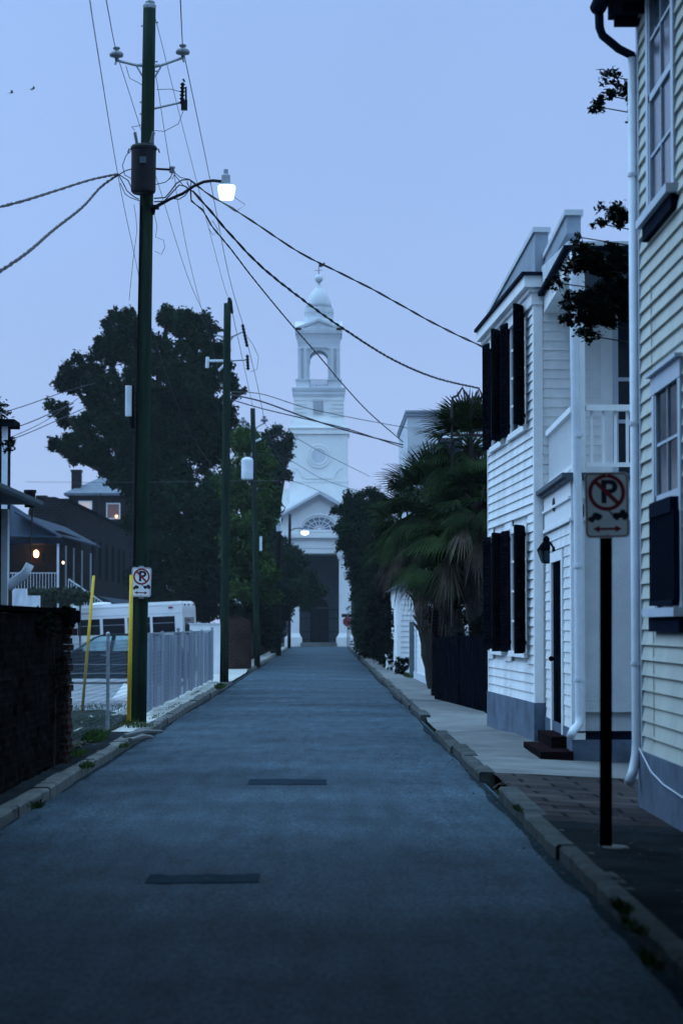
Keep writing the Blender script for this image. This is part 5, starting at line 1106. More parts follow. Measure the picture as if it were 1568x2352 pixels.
tree('evergreen_tree',(P(825,1437,140).x+.3,140,0),[(830,1320,140,30,50,1.3,3000,20),(838,1390,139,28,60,1.3,3000,20),(800,1262,140,18,18,.8,600,8),(840,1250,140,32,40,1.3,2400,16)],.10,LFG,47,'farther dark evergreen tree beside the right church column',group=GR,r0=.25)
t=thing('tall_hedge',(2.6,110,.05),'long dark clipped hedge along the right pavement towards the church','hedge')
cl=[]; y=79
while y<160: cl.append(((2.35+.1*math.sin(y)+.35,y,1.1),(.55,1.9,1.15),1700,24)); y+=3.0
leaves_mesh('foliage',LFB,cl,.09,9,t); mb=MB(); mb.box(2.35,3.0,78,161,.0,1.9); mb.build('inner_stems',BARK,t)
# overhanging bushes behind the left walls
t=thing('tall_hedge',(-5,100,.05),'dark mass of shrubs behind the white and brick walls on the left','hedge'); cl=[]
for (px,py,Y,rx,rz,n) in ((450,1385,108,60,45,4500),(520,1360,104,60,70,5500),(580,1420,100,50,40,3500),(360,1395,112,60,30,3500),(470,1330,110,80,60,5000),(620,1440,118,30,50,2600),(640,1400,122,26,60,2600),(540,1410,96,40,14,1500)): 
    c=P(px,py,Y); s=Y/FD; cl.append(((c.x,c.y,c.z),(rx*s,1.2,rz*s),n,24))
leaves_mesh('foliage',LFB,cl,.12,10,t); mb=MB(); mb.box(-6.5,-5.5,104,108,0,1.4); mb.build('inner_stems',BARK,t)
# ================================================================== LEFT WALLS AND FENCES
def left_side():
    # near blackened wall
    t=thing('garden_wall',(-2.95,22,.1),'low blackened old brick wall with ragged top at the left edge of the pavement','wall')
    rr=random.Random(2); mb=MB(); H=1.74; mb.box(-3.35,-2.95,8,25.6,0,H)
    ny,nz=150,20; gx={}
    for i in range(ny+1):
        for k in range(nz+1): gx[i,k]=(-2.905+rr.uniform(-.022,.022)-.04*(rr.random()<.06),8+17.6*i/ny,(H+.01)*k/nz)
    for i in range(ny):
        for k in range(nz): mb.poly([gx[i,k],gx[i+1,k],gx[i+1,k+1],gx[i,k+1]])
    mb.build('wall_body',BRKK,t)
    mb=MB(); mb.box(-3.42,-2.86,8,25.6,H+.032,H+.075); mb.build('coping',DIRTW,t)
    mb=MB(); z=0; k=0
    while z<1.66: mb.box(-3.38-.01*(k%2),-2.845-.012*(k%3)+.01*rr.random(),25.6,26.05+.02*rr.random(),z,z+.068); z+=.075; k+=1
    z=1.66; mb.box(-3.42,-2.80,25.55,26.12,1.52,1.60); mb.build('end_pier',BRKR,t)
    mb=MB(); mb.box(-3.45,-2.78,25.45,26.2,1.66,1.80); mb.box(-3.40,-2.82,25.5,26.15,1.80,1.83); mb.build('pier_cap',DIRTW,t)
    # ivy
    c=thing('creeper',(-2.9,24.5,.3),'dark creeper clinging to the pavement side of the blackened wall','plant'); leaves_mesh('leaves',LFB,[((-2.88,23.6,1.62),(.05,.7,.14),500,20),((-2.87,25.8,1.72),(.12,.25,.12),350,10),((-2.88,24.8,1.0),(.035,.35,.5),200,12)],.03,3,c)
    mb=MB(); mb.tube([(-2.88,24.6,.12),(-2.88,24.7,1.0),(-2.87,24.2,1.6)],.012,5); mb.build('stem',BARK,c)
    # chain-link stretch
    f=thing('chain_link_fence',(-3.2,32,.1),'open chain-link fence between the blackened wall and the near pole','fence')
    A=Vector((-3.15,26.2)); B=Vector((-3.10,38.9)); W=Wall(A,B,(1,0)); zb,zt=.16,1.42; mb=MB(); s=.105; H=zt-zb; n=int((W.L+H)/s)
    def tri(p,q,r=.0017):
        d=(q-p).normalized(); a=W.n; b=d.cross(a); i=len(mb.v); 
        for e in (p,q): mb.v+=[tuple(e+a*r),tuple(e-a*r*.5+b*r*.87),tuple(e-a*r*.5-b*r*.87)]
        mb.f+=[(i,i+1,i+4,i+3),(i+1,i+2,i+5,i+4),(i+2,i,i+3,i+5)]
    for i in range(n):
        for sg in (1,-1):
            u0=-H+i*s*1.0; u1=u0+H
            a,b=(u0,u1); za,zb_=(zb,zt) if sg>0 else (zt,zb)
            if a<0: za=za+(zb_-za)*(0-a)/(b-a); a=0
            if b>W.L: zb_=za+(zb_-za)*(W.L-a)/(b-a); b=W.L
            if b-a>.02: tri(W.p(a,za),W.p(b,zb_))
    mb.build('wire_mesh',mat('dull_wire',(.12,.15,.18),spec=.1),f)
    for u in (.1,7.0,12.5):
        mb=MB(); u_=W.p(u,0); mb.tube([(u_.x,u_.y,.1),(u_.x,u_.y,1.50)],.026,8); mb.ball((u_.x,u_.y,1.51),.034,8,5); mb.build('post',GALV,f)
    # slatted fence
    f=thing('slatted_fence',(-3.1,50,.1),'chain-link fence woven with pale grey slats along the parking lot','fence')
    W=Wall((-3.05,38.9),(-3.12,64.3),(1,0)); rr=random.Random(4); mb=MB(); u=0; k_=0
    while u<W.L-.02:
        k=u/W.L; d=.02*math.sin(u*1.9)+.012*math.sin(u*5.3)+rr.uniform(-.004,.004); zt=1.475+.015*math.sin(u*.8); W.box(mb,u,u+.094,.15+.02*rr.random(),zt-.008*rr.random(),d-.004+.0012*(k_%2),d+.004+.0012*(k_%2)); u+=.095; k_+=1
    mb.build('slats',SLATW,f)
    mb=MB(); W.box(mb,0,W.L,1.475,1.505,-.02,.02); zz=.2
    while zz<1.46: W.box(mb,0,W.L,zz,zz+.006,.03,.036); zz+=.075
    mb.build('rails_and_wires',GALV,f)
    for u in (.15,4.9,9.8,14.7,19.6,25.2):
        mb=MB(); q=W.p(u,0,-.03); mb.tube([q+Vector((0,0,.1)),q+Vector((0,0,1.53))],.028,8); (mb.ball(q+Vector((0,0,1.56)),.042,8,6) if u in (9.8,25.2) else None); mb.build('post',GALV,f)
    # white wall, brick walls
    t=thing('white_wall',(-4.6,80,.05),'plain white garden wall beyond the end of the slatted fence','wall')
    xa,xb=P(436,1437,78).x,P(507,1437,78).x; mb=MB(); mb.box(xa,xb+.1,78,78.3,0,P(748,1434,78).z); mb.build('wall_body',WHITE,t); mb=MB(); mb.box(xa-.03,xb+.13,77.96,78.34,P(748,1434,78).z,P(748,1434,78).z+.04); mb.build('coping',GREYW,t)
    t=thing('brick_wall',(-3.6,84,.05),'dark red brick garden wall with curved top behind the second and third poles','wall')
    xa,xb=P(505,1437,82).x,P(577,1437,82).x; mb=MB(); za=P(748,1418,82).z; n=12
    pts=[(xa,0),(xb,0)]+[(xb-.0-(xb-xa)*.0, za-.45)]+[(xb-.35+.35*math.cos(R(90*i/n)),za-.45+.45*math.sin(R(90*i/n))) for i in range(1,n+1)]+[(xa,za)]
    mb.hexa([(x,82,z) for x,z in pts],[(x,82.35,z) for x,z in pts]); mb.build('wall_body',BRKR,t)
    mb=MB(); mb.box(xa,xb-.35,81.95,82.4,za,za+.06); mb.build('coping',BRK,t)
    t=thing('brick_wall',(-3.3,120,.05),'long dark brick wall running along the left pavement towards the church','wall')
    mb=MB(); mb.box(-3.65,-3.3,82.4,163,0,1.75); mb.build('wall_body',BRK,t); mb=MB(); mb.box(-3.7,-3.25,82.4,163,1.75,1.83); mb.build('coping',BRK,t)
left_side()
BUSG=mat('bus_window_glass',(0.004,0.006,0.012),rough=0.2,spec=0.1)
# ================================================================== BUS AND CAR
def bus():
    Yr,Yl=100.0,101.2; a=P(424,1437,Yr); b=P(128,1437,Yl); t=thing('shuttle_bus',(a.x,a.y,0),'white shuttle bus with dark side windows parked beyond the dark car','bus')
    W=Wall((a.x,a.y),(b.x,b.y),(0,-1)); L=W.L; H=P(432,1380,Yr).z; 
    # outline: rear at u=0, front (cab hood) at L
    mb=MB(); D_=2.2; prof_=[(0,.45),(0,H-.28),(.05,H-.10),(.18,H),(L-1.3,H+.0),(L-.35,H-.12),(L-.0,H-.30),(L-.15,H-.48),(L-.95,H-.52),(L-1.1,H-.9),(L-1.3,1.15),(L-.2,1.05),(L+.05,.9),(L+.05,.45)]
    mb.hexa([W.p(u,z,0) for u,z in prof_],[W.p(u,z,-D_) for u,z in prof_]); mb.build('body',BUSW,t)
    mb=MB(); n=6; # rounded roof edge
    mb.tube([W.p(.05,H-.12,-.10),W.p(L-.6,H-.14,-.10)],.12,10); mb.build('roof_edge',BUSW,t)
    def uz(px,py): return W.uv(px,py)
    for (x0,x1,y0,y1) in ((386,441/1.0,1412,1452),):
        pass
    for (x0,x1) in ((355,406),(298,349),(241,291),(183,234)):
        u0=uz(x1,1430)[0]; u1=uz(x0,1430)[0]; z0,z1=1.38,2.07
        mb=MB(); W.box(mb,u0,u1,z0,z1,-.01,.012); g=mb.build('window',BUSG,t)
        mb=MB(); zm=(z0+z1)/2+.06; W.box(mb,u0,u1,zm-.012,zm+.012,.012,.02); mb.build('window_bar',GALV,g)
    mb=MB(); W.box(mb,0.0,L-1.0,H-.52,H-.50,0,.012); W.box(mb,0,L-1.2,.95,1.0,0,.012); mb.build('side_trim',GREYW,t)
    # rear end
    Rr=Wall((a.x,a.y),(a.x+W.n.x*-2.2,a.y+W.n.y*-2.2),(1,0)); mb=MB(); Rr.box(mb,.35,1.85,1.2,2.0,0,.012); mb.build('rear_window',GLASS,t)
    mb=MB()
    for u in (.35,1.0,1.8): Rr.box(mb,u,u+.12,H-.2,H-.12,0,.03)
    mb.build('marker_light',mat('red_marker_lens',(.25,.02,.02)),t)
    c=W.p(.75,uz(405,1394)[1],.01); mb=MB(); W.box(mb,.42,.62,c.z-.04,c.z+.04,0,.03); mb.build('side_marker',MATS['red_marker_lens'],t)
    mb=MB(); mb.lathe(W.p(L-1.9,H-.02,-1.0),[(.45,0),(.42,.10),(.2,.13)],14); mb.build('roof_vent',BUSW,t)
    mb=MB(); W.box(mb,L-1.75,L-.9,H-.42,H-.33,0,.01); mb.build('lettering_band',mat('faded_red_blue_lettering',(.25,.15,.22),col2=(.6,.6,.65),scale=14),t)
    for u in (1.5,L-1.0):
        mb=MB(); mb.lathe(W.p(u,.42,-.25),[(.40,0),(.42,.06),(.42,.2),(.38,.26)],20,W.n); w=mb.build('wheel',TYRE,t); mb=MB(); mb.lathe(W.p(u,.42,-.01),[(.22,0),(.2,.03),(.08,.04)],16,W.n); mb.build('rim',GALV,w)
    mb=MB(); W.box(mb,.0,L-.1,.32,.45,-2.1,-.05); mb.build('chassis',BLACK,t); t.rotation_euler.y=R(-2.4)
bus()
def car():
    Y=64.2; x0=P(68,1437,Y).x; x1=x0+4.55; t=thing('parked_car',((x0+x1)/2,Y+.8,0.02),'dark saloon car parked side-on in the lot behind the fence','car')
    H=1.42; w=1.75
    def sec(y,inset): return y
    body=[(0.0,.35),(0.0,.60),(.12,.74),(.9,.84),(1.18,.90),(4.0,.95),(4.45,.90),(4.55,.72),(4.55,.35)]
    mb=MB(); 
    def loft(profile,ys):
        rings=[[(x0+x+dx*(1 if x<2.2 else -1),yy,z*zs+zo) for x,z in profile] for (yy,dx,zs,zo) in ys]
        for r0,r1 in zip(rings[:-1],rings[1:]):
            n=len(r0); i=len(mb.v); mb.v+=r0+r1
            for k in range(n): j=(k+1)%n; mb.f.append((i+k,i+j,i+n+j,i+n+k))
        i=len(mb.v); mb.v+=rings[0]; mb.f.append(tuple(range(i,i+len(profile)))); i=len(mb.v); mb.v+=rings[-1]; mb.f.append(tuple(range(i+len(profile)-1,i-1,-1)))
    loft(body,[(Y+.08,.12,.96,.02),(Y,.0,1,0),(Y+w,.0,1,0),(Y+w-.0+.08,.12,.96,.02)]); 
    bo=mb.build('body',CARP,t)
    mb=MB(); cab=[(1.15,.88),(1.85,1.33),(2.05,1.40),(3.2,1.42),(3.75,1.34),(4.25,.93)]
    rings=[]
    i=len(mb.v); a=[(x0+x,Y+.02+(z-.88)*.30,z) for x,z in cab]; b=[(x0+x,Y+w-.02-(z-.88)*.30,z) for x,z in cab]
    mb.hexa(a,b); mb.build('cabin',CARP,t)
    def glass(l,nm,par=None):
        mb=MB(); mb.hexa([(x0+x,Y+.005+(z-.88)*.30,z) for x,z in l],[(x0+x,Y+.03+(z-.88)*.30,z) for x,z in l]); return mb.build(nm,CARG,t)
    glass([(1.32,.93),(1.86,1.29),(1.98,1.33),(2.28,1.34),(2.22,.93)],'side_window'); glass([(2.32,.93),(2.40,1.35),(3.12,1.35),(3.25,.93)],'side_window'); glass([(3.33,.93),(3.22,1.34),(3.62,1.29),(3.95,.95)],'side_window')
    mb=MB(); mb.hexa([(x0+1.20,Y+.2,.90),(x0+1.80,Y+.25,1.30),(x0+1.80,Y+w-.25,1.30),(x0+1.20,Y+w-.2,.90)],[(x0+1.17,Y+.2,.92),(x0+1.77,Y+.25,1.32),(x0+1.77,Y+w-.25,1.32),(x0+1.17,Y+w-.2,.92)]); mb.build('windscreen',CARG,t)
    mb=MB(); mb.box(x0+.9,x0+3.9,Y-.008,Y+.0,.545,.57); mb.box(x0+.3,x0+4.3,Y-.008,Y,.30,.325); mb.build('side_trim',CHROME,t)
    for xx in (1.98,2.95): mb=MB(); mb.box(x0+xx,x0+xx+.20,Y-.03,Y+.0,.80,.825); mb.build('door_handle',CHROME,t)
    mb=MB(); mb.ball((x0+1.42,Y-.1,.95),.10,10,6,.7); mb.tube([(x0+1.42,Y-.1,.93),(x0+1.48,Y+.03,.9)],.02,5); mb.build('wing_mirror',CARP,t)
    for xx in (.85,3.65):
        mb=MB(); mb.lathe((x0+xx,Y+.22,.31),[(.29,0),(.31,.04),(.31,.18),(.28,.235)],22,(0,-1,0)); wv=mb.build('wheel',TYRE,t); mb=MB(); mb.lathe((x0+xx,Y-.0,.31),[(.19,0),(.18,.022),(.05,.03)],14,(0,-1,0)); mb.build('rim',GALV,wv)
    mb=MB(); mb.box(x0+.2,x0+4.4,Y+.1,Y+w-.1,.16,.36); mb.build('underbody',BLACK,t)
    mb=MB(); mb.ball((x0+.10,Y+.25,.62),.1,8,6,.6); mb.build('headlight',CARG,t)
    mb=MB(); mb.box(x0+4.46,x0+4.57,Y+.05,Y+.35,.62,.80); mb.build('tail_light',MATS['red_marker_lens'],t)
car()
# ================================================================== LEFT BUILDINGS
def left_buildings():
    # near one-storey brick building with gutter
    h=thing('brick_outbuilding',(-4.1,24,0),'small brick outbuilding at the left edge with a pale sloping gutter','house')
    yE=29.6; ze=P(60,1150,29).z
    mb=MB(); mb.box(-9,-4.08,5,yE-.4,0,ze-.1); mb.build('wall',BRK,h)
    mb=MB(); mb.box(-4.08,-4.0,yE-.55,yE-.38,0,ze-.1); mb.build('corner_board',PIPE,h)
    mb=MB(); mb.hexa([(-3.78,4,ze-.02),(-3.78,yE,ze-.02),(-9,yE,ze-.02),(-9,4,ze-.02)],[(-3.78,4,ze+.05),(-3.78,yE,ze+.05),(-6.4,yE,ze+1.3),(-6.4,4,ze+1.3)]); mb.build('roof',SLATE,h)
    mb=MB(); n=6; pr=[(-3.70+.085*math.cos(math.pi+math.pi*i/n),ze+.02+.085*math.sin(math.pi+math.pi*i/n)) for i in range(n+1)]; mb.hexa([(a,4,b) for a,b in pr],[(a,yE+.02,b) for a,b in pr]); mb.build('gutter',mat('dull_gutter',(.10,.13,.15)),h)
    mb=MB(); e0=P(70,1296,29.2); e1=P(58,1318,29.2); e2=P(30,1338,29.2); e3=P(20,1352,29.2); mb.tube([e0,e1,e2,e3],[.055,.06,.062,.058],10); el=mb.build('pipe_elbow',PIPE,h,smooth=True)
    mb=MB(); mb.tube([e3,P(20,1420,29.2),P(20,1700,29.2)],.05,10); mb.tube([(-3.72,29.3,ze-.05),e0],.010,8); mb.build('downpipe',mat('brown_pipe',(.06,.05,.04)),h)
    mb=MB(); c=P(70,1140,29.2); mb.tube([c-Vector((0,0,.14)),c+Vector((0,0,.06))],.07,12); mb.tube([c+Vector((0,0,.04)),c+Vector((0,0,.08))],.08,12); v=tag(mb.build('roof_vent',DARKM,origin=c),'round dark vent rising at the end of the outbuilding roof','vent')
    # taller house at the very edge
    h=thing('edge_house',(-6.4,46,0),'pale corner of a taller house with a dark cap at the left edge','house'); Y=45; xa=P(13,1437,Y).x; z=P(748,980,Y).z
    mb=MB(); mb.box(xa-6,xa,Y,Y+.6,0,z); mb.build('core_wall',DARKBLUE,h); mb=MB(); mb.box(xa-.09,xa+.01,Y-.02,Y+.1,0,z); mb.build('corner_board',PIPE,h); mb=MB(); mb.box(xa-6.2,xa+.17,Y-.2,Y+.7,z,z+.13); mb.build('dark_cap',SHUT,h)
    t=thing('edge_shrub',(xa-.2,43,0),'dark leafy branch tips poking in at the left edge','tree'); leaves_mesh('crown',LFB,[((P(2,930,43).x,43,P(2,930,43).z),(.16,.3,.28),260,12),((P(18,1022,43).x,43,P(18,1022,43).z),(.15,.2,.13),220,10),((P(-30,980,43).x,43,P(-30,980,43).z),(.3,.3,.5),900,14)],.04,5,t)
    mb=MB(); b=P(-35,1437,43); mb.tube([(b.x,43,0),P(-30,1000,43),P(15,1022,43)],[.09,.05,.01],6); mb.build('trunk',BARK,t)
    # porch house
    Yp=110.0; s=Yp/FD; h=thing('porch_house',(P(80,1437,Yp).x,Yp,0),'dark house with a blue metal porch roof, white railings and a lit porch lamp','house')
    def q(px,py,Y=Yp): return P(px,py,Y)
    xl,xr=q(-20,1437).x,q(133,1437).x; zf=q(80,1352).z; zc=q(80,1243).z
    mb=MB(); mb.box(xl-4,xr-.2,Yp+2.6,Yp+12,0,zc+.6); mb.build('wall',BRK,h)
    mb=MB(); mb.box(xl,xr,Yp,Yp+2.7,0,zf); mb.build('porch_base',BRK,h)
    mb=MB(); mb.box(xl,xr+.3,Yp-.15,Yp+2.7,zc-.12,zc+.06); mb.build('eave_beam',DARKBLUE,h)
    mb=MB(); e0=q(20,1234); e1=q(130,1236); r0=P(10,1150,Yp+3); r1=P(36,1157,Yp+3); mb.hexa([e0,(e1.x+.3,e1.y,e1.z),(r1.x+1.2,Yp+3,r1.z-1.0),(r0.x,r0.y,r0.z)],[(e0.x,e0.y,e0.z+.06),(e1.x+.3,e1.y,e1.z+.06),(r1.x+1.2,Yp+3,r1.z-.92),(r0.x,r0.y,r0.z+.08)]); mb.build('metal_roof',METALROOF,h)
    # receding side roof edge
    sa=q(111,1222); sb=P(217,1272,127.5)
    mb=MB(); mb.hexa([(sa.x-1.6,Yp,sa.z+.9),(sa.x+.35,Yp,sa.z-.15),(sb.x+.35,127.5,sa.z-.15),(sb.x-1.6,127.5,sa.z+.9)],[(sa.x-1.6,Yp,sa.z+1.0),(sa.x+.35,Yp,sa.z-.07),(sb.x+.35,127.5,sa.z-.07),(sb.x-1.6,127.5,sa.z+1.0)]); mb.build('side_roof',METALROOF,h)
    mb=MB(); mb.box(xr-.05,xr+.05,Yp-.02,Yp+.08,0,zc); mb.build('porch_column',PIPE,h)
    for k,px in enumerate((152,170,189,209)):
        Yk=xr/((px-748)/FD); mb=MB(); mb.box(xr-.03,xr+.04,Yk,Yk+.08,zf-.4,zc-.1); mb.build('porch_column',CREAMTRIM,h)
    mb=MB(); mb.box(xr-2.2,xr-.02,112.7,127.5,0,zf-.05); mb.build('side_base',BRK,h)
    mb=MB(); n=22; zt=q(80,1317).z
    for i in range(n+1): x=xl+(xr-xl)*i/n; mb.box(x-.012,x+.012,Yp-.0,Yp+.03,zf,zt)
    mb.box(xl,xr,Yp-.01,Yp+.04,zt,zt+.04); mb.build('porch_railing',PIPE,h)
    s0=q(158,1330); s1=q(243,1388); mb=MB(); n=14
    for i in range(n+1):
        k=i/n; x=s0.x+(s1.x-s0.x)*k; z=s0.z+(s1.z-s0.z)*k; mb.box(x-.015,x+.015,Yp-.0,Yp+.03,z-.75,z)
    mb.tube([(s0.x,Yp,s0.z),(s1.x,Yp,s1.z)],.035,6); mb.tube([(s0.x,Yp,s0.z-.72),(s1.x,Yp,s1.z-.72)],.035,6); mb.build('stair_railing',PIPE,h)
    mb=MB(); n=12
    for i in range(n): k=i/n; x=s0.x+(s1.x-s0.x)*k; mb.box(x,x+(s1.x-s0.x)/n,Yp+.05,Yp+1.4,0,max(.1,s0.z-.8+(s1.z-s0.z)*k))
    mb.build('stairs',GREYW,h)
    l=thing('porch_lamp',tuple(q(83,1272,Yp+2.4)),'warm orange lit lamp on the wall of the dark porch','lamp','warm porch lamps'); mb=MB(); mb.ball(q(84,1272,Yp+2.4),.13,10,8,1.4); mb.build('lamp_globe',emit('orange_glow',(1,.55,.22),9),l,smooth=True); mb=MB(); mb.box(q(84,1272).x-.03,q(84,1272).x+.03,Yp+2.45,Yp+2.6,q(84,1285).z,q(84,1265).z); mb.build('bracket',BLACK,l)
    pl=bpy.data.lights.new('porch_light','POINT'); pl.energy=22; pl.color=(1,.55,.25); pl.shadow_soft_size=.15; po=bpy.data.objects.new('porch_light',pl); COL.objects.link(po); po.parent=l; po.location=(0.0,-.35,0)
    l=thing('porch_lamp',tuple(q(146,1293,Yp+2)),'tiny warm lit lamp right of the white porch column','lamp','warm porch lamps'); mb=MB(); mb.ball(q(146,1292,Yp+2),.055,8,6,1.3); mb.build('lamp_globe',emit('orange_glow_small',(1,.6,.3),6),l); mb=MB(); mb.box(q(146,1292).x-.05,q(146,1292).x+.05,Yp+2,Yp+2.1,q(146,1303).z,q(146,1298).z); mb.build('bracket',BLACK,l)
    # hedge in front of porch
    t=thing('clipped_hedge',(q(120,1437,100).x,100,0),'dark green clipped hedge below the porch railing','hedge'); cl=[]
    for px in (70,100,130,160,185): c=P(px,1372,100); cl.append(((c.x,100,c.z),(.45,.6,.42),1500,16))
    leaves_mesh('foliage',mat('hedge_leaves',(.020,.042,.016),col2=(.008,.02,.01),scale=2),cl,.08,11,t)
    mb=MB(); 
    for px in (70,100,130,160,185): c=P(px,1372,100); mb.tube([(c.x,100,0),(c.x,100,c.z)],.04,5)
    mb.build('stems',BARK,t)
    # white shed wall
    t=thing('white_wall',(P(55,1437,60).x,60,0),'small stained white wall showing above the blackened wall','wall'); mb=MB(); a=P(22,1437,60).x; b=P(60,1437,60).x; c=P(90,1437,60).x; mb.box(a,b,60,60.3,0,P(748,1352,60).z); mb.box(b,c,60,60.3,0,P(748,1368,60).z); mb.build('wall_body',mat('stained_white_render',(.66,.70,.74),col2=(.30,.34,.38),scale=1.8,stretch=(2,2,.5)),t)
    # long brick building
    Y0=129.0; xe=P(152,1437,Y0).x; ze=P(152,1150,Y0).z; Y1_=xe/((296-748)/FD); h=thing('brick_warehouse',(xe,Y0,0),'long dark brick building with rounded gable running back towards the oak','house')
    mb=MB(); xl=P(64,1437,Y0).x; xp=P(125,1437,Y0).x; zp=P(125,1141,Y0).z; prf=[(xe,0),(xe,ze),(xp,zp),(xp-.6,zp-.02),(P(95,1,Y0).x,P(95,1150,Y0).z),(P(78,1,Y0).x,P(78,1160,Y0).z),(xl,P(64,1174,Y0).z),(xl,0)]
    mb.hexa([(x,Y0,z) for x,z in prf],[(x,Y1_,z) for x,z in prf]); mb.build('wall',BRKF,h)
    mb=MB(); mb.box(xe-.3,xe+.12,Y0-.1,Y1_,ze-.05,ze+.12); mb.build('eave',SHUT,h)
    W=Wall((xe,Y0),(xe,Y1_),(1,0))
    for u in (14,18.5,23,27.5,32,36): 
        if u<W.L-2: mb=MB(); W.box(mb,u,u+1.4,ze-4.0,ze-1.6,-.02,.03); f=mb.build('window',SHUT,h)
    mb=MB(); W.box(mb,18,W.L-1,ze-5.3,ze-5.2,0,.1); mb.hexa([W.p(18,ze-5.2,.0),W.p(W.L-1,ze-5.2,.0),W.p(W.L-1,ze-5.75,1.3),W.p(18,ze-5.75,1.3)],[W.p(18,ze-5.1,.0),W.p(W.L-1,ze-5.1,.0),W.p(W.L-1,ze-5.65,1.3),W.p(18,ze-5.65,1.3)]); mb.build('awning',METALROOF,h)
    mb=MB(); c=P(100,1146,Y0+3); mb.box(c.x-.3,c.x+.3,Y0+2,Y0+3,c.z-1,c.z+.15); mb.build('chimney',BRKF,h)
    # big hip roofed house
    Yb=178.0; h=thing('hipped_house',(P(260,1437,Yb).x,Yb,0),'tall brick house with grey hipped roof, brick chimney and two lit windows','house')
    xa,xb=P(157,1437,Yb).x,P(345,1437,Yb).x; ze=P(748,1133,Yb).z; zr=P(748,1085,Yb).z; mb=MB(); mb.box(xa,xb,Yb,Yb+12,0,ze); mb.build('wall',BRKF,h)
    mb=MB(); e=.35; mb.hexa([(xa-e,Yb-e,ze),(xb+e,Yb-e,ze),(xb+e,Yb+12+e,ze),(xa-e,Yb+12+e,ze)],[(P(245,1,Yb).x,Yb+5.5,zr+.3),(P(268,1,Yb).x,Yb+5.5,zr+.3),(P(268,1,Yb).x,Yb+6.5,zr+.3),(P(245,1,Yb).x,Yb+6.5,zr+.3)]); mb.box(xa-e,xb+e,Yb-e,Yb+12+e,ze-.18,ze-.002); mb.build('roof',SLATE,h)
    mb=MB(); c0,c1=P(171,1,Yb+1).x,P(192,1,Yb+1).x; mb.box(c0,c1,Yb+1,Yb+2,ze-.5,P(748,1082,Yb).z); mb.box(c0-.06,c1+.06,Yb+.95,Yb+2.05,P(748,1082,Yb).z,P(748,1080,Yb).z+.1); mb.build('chimney',BRKF,h)
    mb=MB(); c0,c1=P(233,1,Yb+6).x,P(243,1,Yb+6).x; mb.box(c0,c1,Yb+6,Yb+7,ze,P(748,1078,Yb+6).z); mb.build('chimney',BRKR,h)
    LIT=emit('dim_lit_blind',(.62,.52,.48),.42); LIT2=emit('red_lit_room',(.14,.07,.07),.22)
    for (x0,x1,y0,y1,m) in ((190,216,1153,1168,LIT),(253,280,1158,1190,LIT2),):
        a,b=P(x0,1,Yb).x,P(x1,1,Yb).x; z1,z0=P(748,y0,Yb).z,P(748,y1,Yb).z
        mb=MB(); mb.box(a-.08,a,Yb-.05,Yb,z0-.08,z1+.08); mb.box(b,b+.08,Yb-.05,Yb,z0-.08,z1+.08); mb.box(a,b,Yb-.05,Yb,z1,z1+.08); mb.box(a,b,Yb-.05,Yb,z0-.08,z0); f=mb.build('window',WHITE2,h)
        mb=MB(); mb.box(a,b,Yb-.02,Yb,z0,z1); mb.build('pane',m,f)
        if m is LIT2: mb=MB(); mb.ball(P(268,1186,Yb-.1),.12,8,6); mb.build('lamp_glow',emit('window_lamp',(1,.5,.25),3),f)
left_buildings()
def near_shade_house():  # unseen house, added to keep sky light off the near road
    h=thing('added_weatherboard_house',(-3.5,4,0),'unseen tall grey weatherboard house added beside the viewer to shade the near road','house')
    W=Wall((-3.45,-22),(-3.45,15.5),(1,0)); mb=MB(); mb.box(-11,-3.48,-22,15.5,0,8.6); mb.build('core_wall',GREYW,h)
    ho=[(2+4*k,3.1+4*k,z,z+1.8) for k in range(9) for z in (1.3,4.7)]; mb=MB(); W.siding(mb,0,W.L,.5,8.4,.16,.02,ho); mb.build('siding',GREYW,h)
    for a,b,z0,z1 in ho:
        mb=MB(); W.box(mb,a-.08,a+.04,z0-.05,z1+.1,-.02,.04); W.box(mb,b-.04,b+.08,z0-.05,z1+.1,-.02,.04); W.box(mb,a+.04,b-.04,z1,z1+.1,-.02,.04); W.box(mb,a-.1,b+.1,z0-.1,z0-.05,-.02,.08); f=mb.build('window',WHITE2,h)
        mb=MB(); W.box(mb,a+.04,b-.04,z0-.05,z1,0,.01); mb.build('pane',GLASS,f)
    mb=MB(); mb.hexa([(-3.1,-22.3,8.5),(-11.3,-22.3,8.5),(-11.3,15.8,8.5),(-3.1,15.8,8.5)],[(-7,-22.3,11),(-7.4,-22.3,11),(-7.4,15.8,11),(-7,15.8,11)]); mb.build('roof',SLATE,h)
near_shade_house()
def added_shade_oak():  # unseen canopy, added to darken the near street
    t=thing('added_shade_oak',(-6.0,2.0,0),'unseen great evergreen oak added beside the viewer, its canopy shading the near street','tree'); rg=random.Random(77); cl=[]
    for k in range(20):
        x=-6+4*(k%4)+rg.uniform(-.6,.6); y=-9+4.2*(k//4)+rg.uniform(-.6,.6); cl.append(((x,y,max(7.6,3.6+.2726*(y+2.5))+rg.uniform(0,.5)),(2.9,2.9,1.0),1300,26))
    cl+=[((x_,y_,3.3+.2726*(y_+2.2)),(2.1,1.7,.75),1300,20) for y_ in (12.2,15.0) for x_ in (-5.5,-2.4,.6,3.4)]
    mb=MB(); mb.tube([(-12.2,2,0),(-11.8,2,5),(-10,1.5,9.5)],[.6,.5,.4],10)
    for c in cl[::2]: q=Vector(c[0]); s0=Vector((-10,1.5,9.5)); mb.tube([s0,s0.lerp(q,.5)+Vector((0,0,.6)),q],[.22,.14,.03],6)
    mb.build('trunk',BARK,t); leaves_mesh('crown',LFD,cl,.27,78,t)
added_shade_oak()
